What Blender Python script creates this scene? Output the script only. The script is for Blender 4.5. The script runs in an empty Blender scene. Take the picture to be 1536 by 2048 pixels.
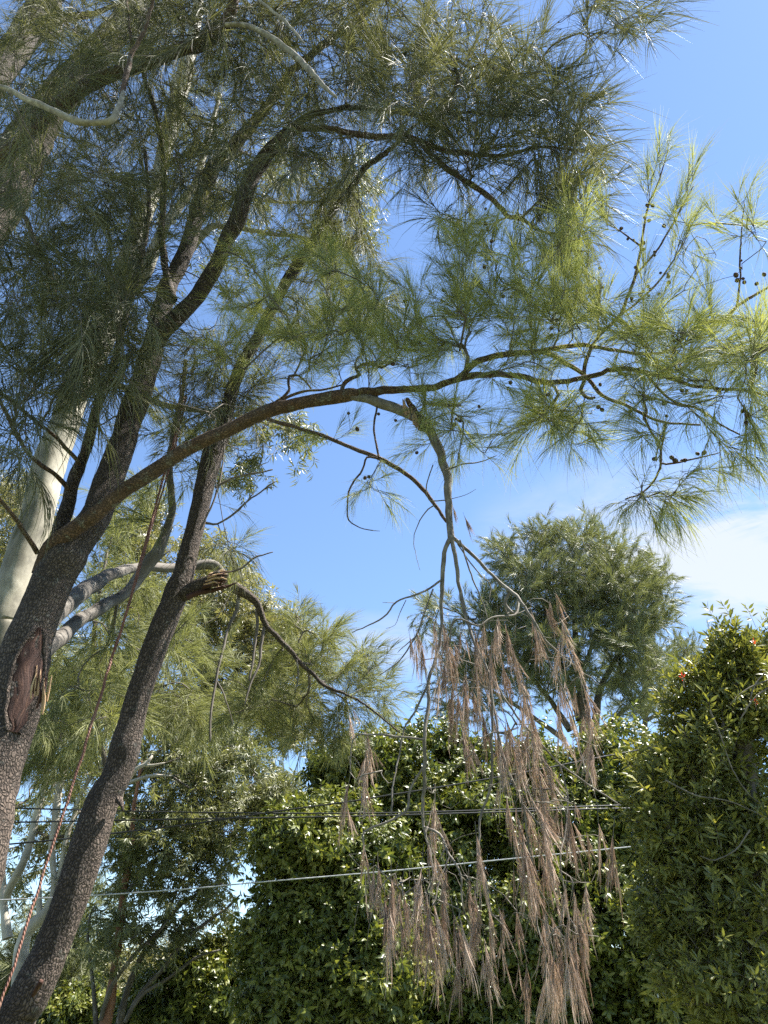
import bpy, math, random
import numpy as np
from mathutils import Vector, Matrix, noise as mnoise

# ------------------------------------------------------------------ camera, sky, sun, exposure
SC = bpy.context.scene
P = math.radians(34.0)
CP, SP = math.cos(P), math.sin(P)
CAMZ = 1.6
F = 1480.0                                   # focal length in pixels of the 1536 x 2048 photograph
cam_d = bpy.data.cameras.new('camera')
cam_d.sensor_fit = 'VERTICAL'
cam_d.sensor_height = 34.6
cam_d.lens = 34.6 * F / 2048.0
cam_d.clip_start = 0.05
cam_d.clip_end = 3000
cam = bpy.data.objects.new('camera', cam_d)
SC.collection.objects.link(cam)
cam.location = (0, 0, CAMZ)
cam.rotation_euler = (math.radians(90) + P, 0, 0)
SC.camera = cam

SUN = Vector((0.46, 0.12, 0.86)).normalized()      # towards the sun
SUN_EL = math.asin(SUN.z)
SUN_AZ = math.atan2(SUN.x, SUN.y)                    # clockwise from +Y
world = bpy.data.worlds.new('World')
SC.world = world
world.use_nodes = True
wn, wl = world.node_tree.nodes, world.node_tree.links
wn.clear()


def N(nt, t, **kw):
    n = nt.nodes.new(t)
    for k, v in kw.items():
        if k.startswith('i_'):
            key = k[2:]
            key = int(key) if key.isdigit() else key.replace('_', ' ')
            n.inputs[key].default_value = v
        else:
            setattr(n, k, v)
    return n


def M_(nt, op, a, b=None, c=None, clamp=False):
    n = nt.nodes.new('ShaderNodeMath')
    n.operation = op
    n.use_clamp = clamp
    for i, s in enumerate((a, b, c)):
        if s is None:
            continue
        if isinstance(s, (int, float)):
            n.inputs[i].default_value = s
        else:
            nt.links.new(s, n.inputs[i])
    return n.outputs[0]


wt = world.node_tree
sky = N(wt, 'ShaderNodeTexSky', sky_type='NISHITA', sun_disc=False)
sky.sun_elevation = SUN_EL
sky.sun_rotation = SUN_AZ
sky.altitude = 30
sky.air_density = 1.0
sky.dust_density = 0.05
sky.ozone_density = 4.0
tc = N(wt, 'ShaderNodeTexCoord')
sep = N(wt, 'ShaderNodeSeparateXYZ')
wl.new(tc.outputs['Generated'], sep.inputs[0])
zz = M_(wt, 'ADD', M_(wt, 'MAXIMUM', sep.outputs[2], 0.0), 0.06)
qx = M_(wt, 'DIVIDE', sep.outputs[0], zz)
qy = M_(wt, 'DIVIDE', sep.outputs[1], zz)


def cloud_blob(cx, cy, rx, ry, ang):
    dx = M_(wt, 'SUBTRACT', qx, cx)
    dy = M_(wt, 'SUBTRACT', qy, cy)
    ca, sa = math.cos(ang), math.sin(ang)
    a = M_(wt, 'DIVIDE', M_(wt, 'ADD', M_(wt, 'MULTIPLY', dx, ca), M_(wt, 'MULTIPLY', dy, sa)), rx)
    b = M_(wt, 'DIVIDE', M_(wt, 'ADD', M_(wt, 'MULTIPLY', dx, -sa), M_(wt, 'MULTIPLY', dy, ca)), ry)
    d = M_(wt, 'SQRT', M_(wt, 'ADD', M_(wt, 'MULTIPLY', a, a), M_(wt, 'MULTIPLY', b, b)))
    return M_(wt, 'SUBTRACT', 1.0, d, clamp=True)


comb = N(wt, 'ShaderNodeCombineXYZ')
wl.new(qx, comb.inputs[0])
wl.new(qy, comb.inputs[1])
mp = N(wt, 'ShaderNodeMapping')
mp.inputs['Rotation'].default_value = (0, 0, math.radians(32))
mp.inputs['Scale'].default_value = (1.0, 2.3, 1.0)
wl.new(comb.outputs[0], mp.inputs[0])
n1 = N(wt, 'ShaderNodeTexNoise', i_Scale=1.9, i_Detail=9.0, i_Roughness=0.62, i_Distortion=0.9)
wl.new(mp.outputs[0], n1.inputs['Vector'])
n2 = N(wt, 'ShaderNodeTexNoise', i_Scale=0.42, i_Detail=3.0)
wl.new(comb.outputs[0], n2.inputs['Vector'])
n3 = N(wt, 'ShaderNodeTexNoise', i_Scale=1.3, i_Detail=4.0, i_Roughness=0.55)
wl.new(comb.outputs[0], n3.inputs['Vector'])
b1 = cloud_blob(0.90, 1.50, 0.74, 0.36, math.radians(14))
b2 = cloud_blob(-0.05, 1.98, 0.80, 0.22, math.radians(4))
b3 = cloud_blob(1.30, 2.30, 1.4, 0.55, math.radians(10))
gen = M_(wt, 'MULTIPLY', M_(wt, 'SUBTRACT', n2.outputs[0], 0.58, clamp=True), 0.7)
base = M_(wt, 'ADD', M_(wt, 'MULTIPLY', b1, 1.5), M_(wt, 'MULTIPLY', b2, 0.5))
base = M_(wt, 'ADD', base, M_(wt, 'MULTIPLY', b3, 0.22))
base = M_(wt, 'ADD', base, gen)
wisp = M_(wt, 'ADD', M_(wt, 'MULTIPLY', n1.outputs[0], 2.1), M_(wt, 'MULTIPLY', n3.outputs[0], 1.1))
wisp = M_(wt, 'SUBTRACT', wisp, 1.22, clamp=True)
dens = M_(wt, 'MULTIPLY', M_(wt, 'MULTIPLY', base, wisp), 2.1, clamp=True)
dens = M_(wt, 'SMOOTH_MIN', dens, 0.80, 0.25)
mix = N(wt, 'ShaderNodeMix', data_type='RGBA')
wl.new(dens, mix.inputs[0])
wl.new(sky.outputs[0], mix.inputs[6])
mix.inputs[7].default_value = (3.5, 3.62, 3.8, 1)
bg = N(wt, 'ShaderNodeBackground')
bg.inputs['Strength'].default_value = 0.068
wl.new(mix.outputs[2], bg.inputs[0])
wo = N(wt, 'ShaderNodeOutputWorld')
wl.new(bg.outputs[0], wo.inputs[0])

sd = bpy.data.lights.new('sun', 'SUN')
sd.energy = 5.0
sd.angle = math.radians(0.53)
sd.color = (1.0, 0.955, 0.88)
so = bpy.data.objects.new('sun', sd)
SC.collection.objects.link(so)
so.rotation_euler = SUN.to_track_quat('Z', 'Y').to_euler()
so.location = (6, -4, 30)
SC.view_settings.view_transform = 'Standard'
SC.view_settings.look = 'None'
SC.view_settings.exposure = 2.03
SC.view_settings.gamma = 1.0
SC.view_settings.use_curve_mapping = False
SC.cycles.max_bounces = 8
SC.cycles.transparent_max_bounces = 8
SC.cycles.use_adaptive_sampling = True
SC.cycles.adaptive_threshold = 0.02
SC.cycles.use_denoising = False

rng = np.random.default_rng(7)
random.seed(7)


# ------------------------------------------------------------------ helpers
def at(px, py, Y):
    """the point of the place at forward distance Y seen at that spot of the photograph"""
    u = (px - 768.0) / F
    v = (1024.0 - py) / F
    t = Y / (CP - v * SP)
    return np.array((t * u, Y, CAMZ + t * (SP + v * CP)))


def depth(px, py, Y):
    v = (1024.0 - py) / F
    return Y / (CP - v * SP)


def view_size(p):
    """pixels per metre at point(s) p"""
    p = np.atleast_2d(p)
    t = p[:, 1] * CP + (p[:, 2] - CAMZ) * SP
    return F / np.maximum(t, 0.2)


def in_view(p, m=120):
    p = np.atleast_2d(p)
    t = p[:, 1] * CP + (p[:, 2] - CAMZ) * SP
    t = np.maximum(t, 0.05)
    v = (-p[:, 1] * SP + (p[:, 2] - CAMZ) * CP) / t
    u = p[:, 0] / t
    x = 768 + u * F
    y = 1024 - v * F
    return (x > -m) & (x < 1536 + m) & (y > -m) & (y < 2048 + m)


def link(o, parent=None):
    SC.collection.objects.link(o)
    if parent is not None:
        o.parent = parent
    return o


def thing(name, loc, label, cat, group=None):
    o = bpy.data.objects.new(name, None)
    o.empty_display_size = 0.2
    o.location = loc
    link(o)
    o['label'] = label
    o['category'] = cat
    if group:
        o['group'] = group
    return o


def mesh_from(name, V, Fc, mats, smooth=True, attrs=None, mi=None):
    """V (n,3), Fc (m,3 or 4) index array"""
    me = bpy.data.meshes.new(name)
    V = np.asarray(V, dtype=np.float32)
    Fc = np.asarray(Fc, dtype=np.int32)
    k = Fc.shape[1]
    me.vertices.add(len(V))
    me.vertices.foreach_set('co', V.ravel())
    me.loops.add(Fc.size)
    me.loops.foreach_set('vertex_index', Fc.ravel())
    me.polygons.add(len(Fc))
    me.polygons.foreach_set('loop_start', np.arange(0, Fc.size, k, dtype=np.int32))
    me.polygons.foreach_set('loop_total', np.full(len(Fc), k, dtype=np.int32))
    me.polygons.foreach_set('use_smooth', np.full(len(Fc), smooth, dtype=bool))
    if mi is not None:
        me.polygons.foreach_set('material_index', np.asarray(mi, dtype=np.int32))
    for m in (mats if isinstance(mats, (list, tuple)) else [mats]):
        me.materials.append(m)
    if attrs:
        for an, arr in attrs.items():
            arr = np.asarray(arr, dtype=np.float32)
            if arr.ndim == 2:
                a = me.attributes.new(an, 'FLOAT_VECTOR', 'POINT')
                a.data.foreach_set('vector', arr.ravel())
            else:
                a = me.attributes.new(an, 'FLOAT', 'POINT')
                a.data.foreach_set('value', arr)
    me.update()
    me.validate()
    return me


def catmull(pts, step):
    """smooth (x,y,z,r) control points, resampled about every step metres"""
    pts = np.asarray(pts, dtype=float)
    if len(pts) < 2:
        return pts
    a = np.vstack([2 * pts[0] - pts[1], pts, 2 * pts[-1] - pts[-2]])
    out = []
    for i in range(1, len(a) - 2):
        d = np.linalg.norm(a[i + 1][:3] - a[i][:3])
        n = max(1, int(math.ceil(d / step)))
        for k in range(n):
            t = k / n
            p0, p1, p2, p3 = a[i - 1], a[i], a[i + 1], a[i + 2]
            out.append(0.5 * ((2 * p1) + (-p0 + p2) * t + (2 * p0 - 5 * p1 + 4 * p2 - p3) * t * t
                              + (-p0 + 3 * p1 - 3 * p2 + p3) * t ** 3))
    out.append(a[-2])
    out = np.array(out)
    out[:, 3] = np.maximum(out[:, 3], 0.0008)
    return out


class Tubes:
    """collects tapered tubes into one mesh"""

    def __init__(self):
        self.V, self.F, self.B, self.n = [], [], [], 0

    def add(self, P4, sides=6, rough=0.0, freq=3.0, cap=True, L0=None):
        P4 = np.asarray(P4, dtype=float)
        p, r = P4[:, :3], P4[:, 3]
        m = len(p)
        if m < 2:
            return
        T = np.gradient(p, axis=0)
        T /= np.maximum(np.linalg.norm(T, axis=1, keepdims=True), 1e-9)
        up = np.array((0.0, 0.0, 1.0)) if abs(T[0][2]) < 0.9 else np.array((0.0, 1.0, 0.0))
        nn = np.cross(T[0], up)
        nn /= np.linalg.norm(nn)
        th = np.linspace(0, 2 * math.pi, sides, endpoint=False)
        c, s = np.cos(th), np.sin(th)
        seg = np.r_[0, np.cumsum(np.linalg.norm(np.diff(p, axis=0), axis=1))]
        if L0 is None:
            L0 = random.random() * 50
        rows, brows = [], []
        rm = float(np.mean(r))
        for i in range(m):
            nn = nn - T[i] * np.dot(nn, T[i])
            nn /= max(np.linalg.norm(nn), 1e-9)
            bb = np.cross(T[i], nn)
            rr = np.full(sides, r[i])
            if rough:
                for j in range(sides):
                    q = (c[j] * freq * 0.35, s[j] * freq * 0.35, (seg[i] + L0) * freq)
                    rr[j] *= 1.0 + rough * mnoise.noise(q) + rough * 0.5 * mnoise.noise((q[0] * 3, q[1] * 3, q[2] * 2.3))
            rows.append(p[i] + (rr * c)[:, None] * nn + (rr * s)[:, None] * bb)
            brows.append(np.stack([rm * c, rm * s, np.full(sides, seg[i] + L0)], axis=1))
        V = np.concatenate(rows)
        B = np.concatenate(brows)
        i0 = np.arange(m - 1)[:, None] * sides
        j = np.arange(sides)[None, :]
        j2 = (j + 1) % sides
        Q = np.stack([i0 + j, i0 + j2, i0 + sides + j2, i0 + sides + j], axis=-1).reshape(-1, 4)
        if cap:
            V = np.vstack([V, p[-1] + T[-1] * r[-1] * 0.4])
            B = np.vstack([B, B[-1]])
            e = len(V) - 1
            b0 = (m - 1) * sides
            cf = np.array([(b0 + k, b0 + (k + 1) % sides, e, e) for k in range(sides)])
            Q3 = cf[:, :3]
        else:
            Q3 = np.zeros((0, 3), int)
        tri = np.concatenate([Q[:, [0, 1, 2]], Q[:, [0, 2, 3]], Q3])
        self.V.append(V)
        self.B.append(B)
        self.F.append(tri + self.n)
        self.n += len(V)

    def mesh(self, name, mat, origin=(0, 0, 0)):
        V = np.concatenate(self.V) - np.asarray(origin)
        return mesh_from(name, V, np.concatenate(self.F), mat, True, {'bark': np.concatenate(self.B)})

    def obj(self, name, mat, root=None, origin=None, kind=None, parent=None):
        if origin is None:
            origin = root.location if root is not None else (0, 0, 0)
        o = bpy.data.objects.new(name, self.mesh(name, mat, origin))
        link(o, parent if parent is not None else root)
        if kind:
            o['kind'] = kind
        return o


def trace(lst, Ydef=None):
    """[(px, py, width in px, Y)] -> (x, y, z, r)"""
    out = []
    for q in lst:
        Y = q[3] if len(q) > 3 else Ydef
        p = at(q[0], q[1], Y)
        out.append((*p, 0.5 * q[2] / F * depth(q[0], q[1], Y)))
    return np.array(out)


def frame_eulers(D, roll=None):
    """euler angles that turn +Z to D and +X as near to world up as can be"""
    out = np.zeros((len(D), 3))
    for i, d in enumerate(D):
        z = Vector(d).normalized()
        x = Vector((0, 0, 1)) - z * z.z
        if x.length < 0.15:
            x = Vector((random.uniform(-1, 1), random.uniform(-1, 1), 0))
            x = x - z * x.dot(z)
        x.normalize()
        y = z.cross(x)
        m = Matrix((x, y, z)).transposed()
        if roll is not None:
            m = m @ Matrix.Rotation(roll[i], 3, 'Z')
        out[i] = m.to_euler()
    return out


# ------------------------------------------------------------------ materials
def mat(name):
    m = bpy.data.materials.new(name)
    m.use_nodes = True
    nt = m.node_tree
    nt.nodes.clear()
    out = N(nt, 'ShaderNodeOutputMaterial')
    return m, nt, out


def ramp(nt, fac, stops):
    r = nt.nodes.new('ShaderNodeValToRGB')
    el = r.color_ramp.elements
    while len(el) < len(stops):
        el.new(0.5)
    for e, (p, c) in zip(el, stops):
        e.position = p
        e.color = (*c, 1)
    nt.links.new(fac, r.inputs[0])
    return r.outputs[0]


def mixc(nt, fac, a, b):
    m = nt.nodes.new('ShaderNodeMix')
    m.data_type = 'RGBA'
    for s, i in ((fac, 0), (a, 6), (b, 7)):
        if isinstance(s, (int, float)):
            m.inputs[i].default_value = s
        elif isinstance(s, tuple):
            m.inputs[i].default_value = (*s, 1)
        else:
            nt.links.new(s, m.inputs[i])
    return m.outputs[2]


def scaly_bark(name, dark, mid, light, sc=(76, 76, 30), lichen=0.28, bump=0.9, warm=None):
    m, nt, out = mat(name)
    L = nt.links
    a = N(nt, 'ShaderNodeAttribute', attribute_name='bark')
    wob = N(nt, 'ShaderNodeTexNoise', i_Scale=14.0, i_Detail=3.0)
    L.new(a.outputs['Vector'], wob.inputs['Vector'])
    add = N(nt, 'ShaderNodeVectorMath', operation='MULTIPLY_ADD')
    L.new(wob.outputs['Color'], add.inputs[0])
    add.inputs[1].default_value = (0.05, 0.05, 0.09)
    L.new(a.outputs['Vector'], add.inputs[2])
    mp = N(nt, 'ShaderNodeMapping')
    mp.inputs['Scale'].default_value = sc
    L.new(add.outputs[0], mp.inputs[0])
    v = N(nt, 'ShaderNodeTexVoronoi', feature='DISTANCE_TO_EDGE', i_Scale=1.0, i_Randomness=0.85)
    L.new(mp.outputs[0], v.inputs['Vector'])
    v2 = N(nt, 'ShaderNodeTexVoronoi', feature='F1', i_Scale=1.0, i_Randomness=0.85)
    L.new(mp.outputs[0], v2.inputs['Vector'])
    nf = N(nt, 'ShaderNodeTexNoise', i_Scale=160.0, i_Detail=4.0, i_Roughness=0.7)
    L.new(a.outputs['Vector'], nf.inputs['Vector'])
    nl = N(nt, 'ShaderNodeTexNoise', i_Scale=3.0, i_Detail=3.0)
    L.new(a.outputs['Vector'], nl.inputs['Vector'])
    nli = N(nt, 'ShaderNodeTexNoise', i_Scale=14.0, i_Detail=5.0, i_Roughness=0.65)
    L.new(a.outputs['Vector'], nli.inputs['Vector'])
    ew = M_(nt, 'MULTIPLY_ADD', nli.outputs[0], 0.55, 0.02)
    edge = M_(nt, 'DIVIDE', v.outputs['Distance'], ew, clamp=True)
    edge = M_(nt, 'POWER', edge, 0.8)
    sepc = N(nt, 'ShaderNodeSeparateColor')
    L.new(v2.outputs['Color'], sepc.inputs[0])
    tone = M_(nt, 'ADD', M_(nt, 'MULTIPLY', sepc.outputs[0], 0.45), M_(nt, 'MULTIPLY', nf.outputs[0], 0.5))
    plate = ramp(nt, tone, [(0.15, mid), (0.62, tuple(x * 1.5 for x in mid)), (0.85, light)])
    if warm:
        plate = mixc(nt, M_(nt, 'MULTIPLY', M_(nt, 'SUBTRACT', nl.outputs[0], 0.42, clamp=True), 3.0, clamp=True), plate, warm)
    li = M_(nt, 'MULTIPLY', M_(nt, 'SUBTRACT', nli.outputs[0], 0.70 - lichen * 0.35, clamp=True), 9.0, clamp=True)
    plate = mixc(nt, M_(nt, 'MULTIPLY', li, 0.65), plate, (0.27, 0.28, 0.24))
    nv = N(nt, 'ShaderNodeTexNoise', i_Scale=2.2, i_Detail=4.0, i_Roughness=0.6)
    L.new(a.outputs['Vector'], nv.inputs['Vector'])
    var = N(nt, 'ShaderNodeVectorMath', operation='SCALE')
    L.new(plate, var.inputs[0])
    L.new(M_(nt, 'MULTIPLY_ADD', nv.outputs[0], 1.5, 0.28), var.inputs[3])
    col = mixc(nt, edge, dark, var.outputs[0])
    b = N(nt, 'ShaderNodeBsdfPrincipled', i_Roughness=0.88)
    b.inputs['Specular IOR Level'].default_value = 0.25
    L.new(col, b.inputs['Base Color'])
    h = M_(nt, 'ADD', M_(nt, 'MULTIPLY', edge, 1.0), M_(nt, 'MULTIPLY', nf.outputs[0], 0.35))
    h = M_(nt, 'ADD', h, M_(nt, 'MULTIPLY', sepc.outputs[1], 0.5))
    bp = N(nt, 'ShaderNodeBump', i_Strength=bump, i_Distance=0.008)
    L.new(h, bp.inputs['Height'])
    L.new(bp.outputs[0], b.inputs['Normal'])
    L.new(b.outputs[0], out.inputs[0])
    return m


def plain_bark(name, c1, c2, c3, scale=18.0, stretch=0.35, rough=0.8, bump=0.35, big=2.0):
    m, nt, out = mat(name)
    L = nt.links
    a = N(nt, 'ShaderNodeAttribute', attribute_name='bark')
    mp = N(nt, 'ShaderNodeMapping')
    mp.inputs['Scale'].default_value = (1, 1, stretch)
    L.new(a.outputs['Vector'], mp.inputs[0])
    n1 = N(nt, 'ShaderNodeTexNoise', i_Scale=scale, i_Detail=7.0, i_Roughness=0.68)
    L.new(mp.outputs[0], n1.inputs['Vector'])
    n2 = N(nt, 'ShaderNodeTexNoise', i_Scale=big, i_Detail=4.0, i_Roughness=0.6, i_Distortion=0.7)
    L.new(mp.outputs[0], n2.inputs['Vector'])
    n3 = N(nt, 'ShaderNodeTexNoise', i_Scale=90.0, i_Detail=3.0)
    L.new(a.outputs['Vector'], n3.inputs['Vector'])
    col = ramp(nt, n1.outputs[0], [(0.34, c1), (0.55, c2), (0.70, c3)])
    col = mixc(nt, M_(nt, 'MULTIPLY', M_(nt, 'SUBTRACT', n2.outputs[0], 0.47, clamp=True), 5.0, clamp=True), col, c2)
    col = mixc(nt, M_(nt, 'MULTIPLY', M_(nt, 'SUBTRACT', n3.outputs[0], 0.6, clamp=True), 3.0, clamp=True), col, tuple(x * 0.55 for x in c1))
    b = N(nt, 'ShaderNodeBsdfPrincipled', i_Roughness=rough)
    b.inputs['Specular IOR Level'].default_value = 0.3
    L.new(col, b.inputs['Base Color'])
    bp = N(nt, 'ShaderNodeBump', i_Strength=bump, i_Distance=0.006)
    L.new(M_(nt, 'ADD', n1.outputs[0], M_(nt, 'MULTIPLY', n3.outputs[0], 0.4)), bp.inputs['Height'])
    L.new(bp.outputs[0], b.inputs['Normal'])
    L.new(b.outputs[0], out.inputs[0])
    return m


def leaf_mat(name, stops, gloss=0.4, trans=0.35, tcol=(1.12, 1.12, 0.62), spec=0.5, obj_w=0.5, big=0.8, bigw=0.3):
    """foliage: its colour runs through stops by leaf, by cluster and by place in the crown"""
    m, nt, out = mat(name)
    L = nt.links
    a = N(nt, 'ShaderNodeAttribute', attribute_name='tint')
    oi = N(nt, 'ShaderNodeObjectInfo')
    ge = N(nt, 'ShaderNodeNewGeometry')
    nb = N(nt, 'ShaderNodeTexNoise', i_Scale=big, i_Detail=3.0)
    L.new(ge.outputs['Position'], nb.inputs['Vector'])
    f = M_(nt, 'MULTIPLY', a.outputs['Fac'], 1.0 - obj_w - bigw)
    f = M_(nt, 'MULTIPLY_ADD', oi.outputs['Random'], obj_w, f)
    f = M_(nt, 'MULTIPLY_ADD', nb.outputs[0], bigw, f)
    col = ramp(nt, f, stops)
    b = N(nt, 'ShaderNodeBsdfPrincipled', i_Roughness=gloss)
    b.inputs['Specular IOR Level'].default_value = spec
    L.new(col, b.inputs['Base Color'])
    if trans > 0:
        t = N(nt, 'ShaderNodeBsdfTranslucent')
        vm = N(nt, 'ShaderNodeVectorMath', operation='MULTIPLY')
        L.new(col, vm.inputs[0])
        vm.inputs[1].default_value = tcol
        L.new(vm.outputs[0], t.inputs[0])
        mx = N(nt, 'ShaderNodeMixShader', i_0=trans)
        L.new(b.outputs[0], mx.inputs[1])
        L.new(t.outputs[0], mx.inputs[2])
        L.new(mx.outputs[0], out.inputs[0])
    else:
        L.new(b.outputs[0], out.inputs[0])
    return m


BARK = scaly_bark('scaly_bark', (0.020, 0.015, 0.012), (0.085, 0.064, 0.050), (0.19, 0.158, 0.132))
LIMB = scaly_bark('limb_bark', (0.032, 0.022, 0.016), (0.11, 0.072, 0.050), (0.24, 0.19, 0.15), sc=(110, 110, 34), lichen=0.45, bump=0.5, warm=(0.11, 0.055, 0.032))
TWIG = plain_bark('twig_bark', (0.055, 0.043, 0.036), (0.125, 0.105, 0.088), (0.30, 0.27, 0.23), scale=30)
PALE_TWIG = plain_bark('pale_twig_bark', (0.065, 0.054, 0.044), (0.155, 0.135, 0.108), (0.32, 0.29, 0.245), scale=34, stretch=0.5)
SUNNY_LIMB = plain_bark('sunny_limb_bark', (0.10, 0.08, 0.06), (0.26, 0.23, 0.18), (0.46, 0.42, 0.35), scale=26, stretch=0.8)  # bark made paler, so sunlight on these boughs is in the colour
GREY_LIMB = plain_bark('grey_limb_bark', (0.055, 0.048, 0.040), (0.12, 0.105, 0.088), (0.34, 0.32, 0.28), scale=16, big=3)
GUM = plain_bark('gum_bark', (0.10, 0.09, 0.065), (0.29, 0.265, 0.20), (0.56, 0.52, 0.41), scale=3.6, stretch=0.5, rough=0.7, bump=0.25, big=2.6)
GUM_WHITE = plain_bark('white_gum_bark', (0.22, 0.195, 0.155), (0.40, 0.365, 0.30), (0.54, 0.50, 0.43), scale=4, stretch=0.4, rough=0.7, bump=0.2)
RED_TRUNK = plain_bark('red_gum_bark', (0.13, 0.06, 0.035), (0.25, 0.125, 0.075), (0.36, 0.22, 0.15), scale=7, stretch=0.15, bump=0.5)
WOUND = plain_bark('torn_wood', (0.014, 0.007, 0.005), (0.055, 0.023, 0.015), (0.16, 0.085, 0.05), scale=42, stretch=0.16, bump=1.0)
SPLINT = plain_bark('splintered_wood', (0.22, 0.12, 0.06), (0.42, 0.27, 0.15), (0.58, 0.44, 0.28), scale=40, stretch=0.08, bump=0.8)
CONE_M = plain_bark('cone_scales', (0.035, 0.022, 0.016), (0.085, 0.05, 0.032), (0.16, 0.10, 0.07), scale=120, stretch=1.0, bump=0.8)

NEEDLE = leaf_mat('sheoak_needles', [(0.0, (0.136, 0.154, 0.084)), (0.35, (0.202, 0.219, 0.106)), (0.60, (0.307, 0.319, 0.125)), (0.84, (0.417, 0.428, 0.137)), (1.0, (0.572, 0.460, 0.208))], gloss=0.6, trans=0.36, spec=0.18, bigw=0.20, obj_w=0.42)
NEEDLE_SHADED = leaf_mat('sheoak_needles_shade_tint', [(0.0, (0.063, 0.071, 0.048)), (0.45, (0.109, 0.112, 0.071)), (0.8, (0.185, 0.184, 0.093)), (1.0, (0.306, 0.275, 0.127))], gloss=0.6, trans=0.30, spec=0.16)  # canopy shade put into the colour: darker copy of the she-oak needles
NEEDLE_MID = leaf_mat('mid_sheoak_needles', [(0.0, (0.11, 0.12, 0.062)), (0.5, (0.185, 0.195, 0.090)), (0.85, (0.28, 0.285, 0.12)), (1.0, (0.34, 0.31, 0.15))], gloss=0.6, trans=0.34, spec=0.18, obj_w=0.4)
NEEDLE_FAR = leaf_mat('far_sheoak_needles', [(0.0, (0.110, 0.126, 0.063)), (0.5, (0.170, 0.184, 0.090)), (1.0, (0.248, 0.256, 0.122))], gloss=0.5, trans=0.25, big=0.5)
DEAD = leaf_mat('dead_needles', [(0.0, (0.13, 0.085, 0.062)), (0.42, (0.34, 0.24, 0.175)), (0.75, (0.50, 0.385, 0.30)), (1.0, (0.64, 0.54, 0.44))], gloss=0.7, trans=0.25, tcol=(1.1, 1.0, 0.9), spec=0.25)
EUC = leaf_mat('gum_leaves', [(0.0, (0.087, 0.103, 0.050)), (0.5, (0.152, 0.163, 0.075)), (0.85, (0.244, 0.244, 0.113)), (1.0, (0.351, 0.310, 0.158))], gloss=0.42, trans=0.38, spec=0.45, big=0.6)
EUC_LIT = leaf_mat('sunlit_tint_gum_leaves', [(0.0, (0.118, 0.121, 0.055)), (0.5, (0.196, 0.188, 0.085)), (1.0, (0.290, 0.265, 0.140))], gloss=0.42, trans=0.4, big=0.6)  # yellow-green gum leaves, sunlight put into their brighter colour
HEDGE = leaf_mat('hedge_leaves', [(0.0, (0.047, 0.068, 0.019)), (0.42, (0.079, 0.104, 0.025)), (0.62, (0.160, 0.178, 0.037)), (0.85, (0.271, 0.248, 0.055)), (1.0, (0.337, 0.224, 0.070))], gloss=0.36, trans=0.30, spec=0.42, big=0.9, bigw=0.45, obj_w=0.25)
SHRUB = leaf_mat('shrub_leaves', [(0.0, (0.077, 0.088, 0.032)), (0.45, (0.146, 0.158, 0.041)), (0.7, (0.276, 0.264, 0.059)), (1.0, (0.582, 0.470, 0.113))], gloss=0.36, trans=0.30, spec=0.42, big=1.2, bigw=0.35, obj_w=0.35)


def simple(name, col, rough=0.6, metal=0.0, nscale=20.0, var=0.3):
    m, nt, out = mat(name)
    g = N(nt, 'ShaderNodeNewGeometry')
    n = N(nt, 'ShaderNodeTexNoise', i_Scale=nscale, i_Detail=5.0)
    nt.links.new(g.outputs['Position'], n.inputs['Vector'])
    c = ramp(nt, n.outputs[0], [(0.3, tuple(x * (1 - var) for x in col)), (0.7, tuple(min(1, x * (1 + var)) for x in col))])
    b = N(nt, 'ShaderNodeBsdfPrincipled', i_Roughness=rough, i_Metallic=metal)
    nt.links.new(c, b.inputs['Base Color'])
    nt.links.new(b.outputs[0], out.inputs[0])
    return m


# ------------------------------------------------------------------ foliage clusters (shared meshes)
def ribbons(name, starts, dirs, lens, widths, bend, m, segs=3, stem=None, tint=None):
    """thin flat needles: a start, a direction, a length, a width and a bend vector each"""
    n = len(starts)
    t = np.linspace(0, 1, segs + 1)
    V, A = [], []
    P0 = starts[:, None, :] + dirs[:, None, :] * (lens[:, None] * t)[:, :, None] + bend[:, None, :] * (t ** 2)[None, :, None] * lens[:, None, None]
    rnd = rng.normal(size=(n, 3))
    side = np.cross(dirs, rnd)
    side /= np.maximum(np.linalg.norm(side, axis=1, keepdims=True), 1e-9)
    w = widths[:, None] * np.clip(1.0 - 0.75 * t ** 2, 0.2, 1)[None, :] * 0.5
    Lf = P0 - side[:, None, :] * w[:, :, None]
    Rt = P0 + side[:, None, :] * w[:, :, None]
    V = np.stack([Lf, Rt], axis=2).reshape(-1, 3)
    base = np.arange(n)[:, None] * (segs + 1) * 2
    k = np.arange(segs)[None, :] * 2
    a = base + k
    Q = np.stack([a, a + 1, a + 3, a + 2], axis=-1).reshape(-1, 4)
    tri = np.concatenate([Q[:, [0, 1, 2]], Q[:, [0, 2, 3]]])
    if tint is None:
        tint = rng.random(n)
    tn = np.repeat(tint, (segs + 1) * 2)
    mi = np.zeros(len(tri), int)
    if stem is not None:
        tb = Tubes()
        tb.add(stem, sides=3)
        V2, F2 = np.concatenate(tb.V), np.concatenate(tb.F)
        tri = np.concatenate([tri, F2 + len(V)])
        V = np.concatenate([V, V2])
        tn = np.r_[tn, np.full(len(V2), 0.3)]
        mi = np.r_[mi, np.ones(len(F2), int)]
    return mesh_from(name, V, tri, [m, TWIG], False, {'tint': tn}, mi)


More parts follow.
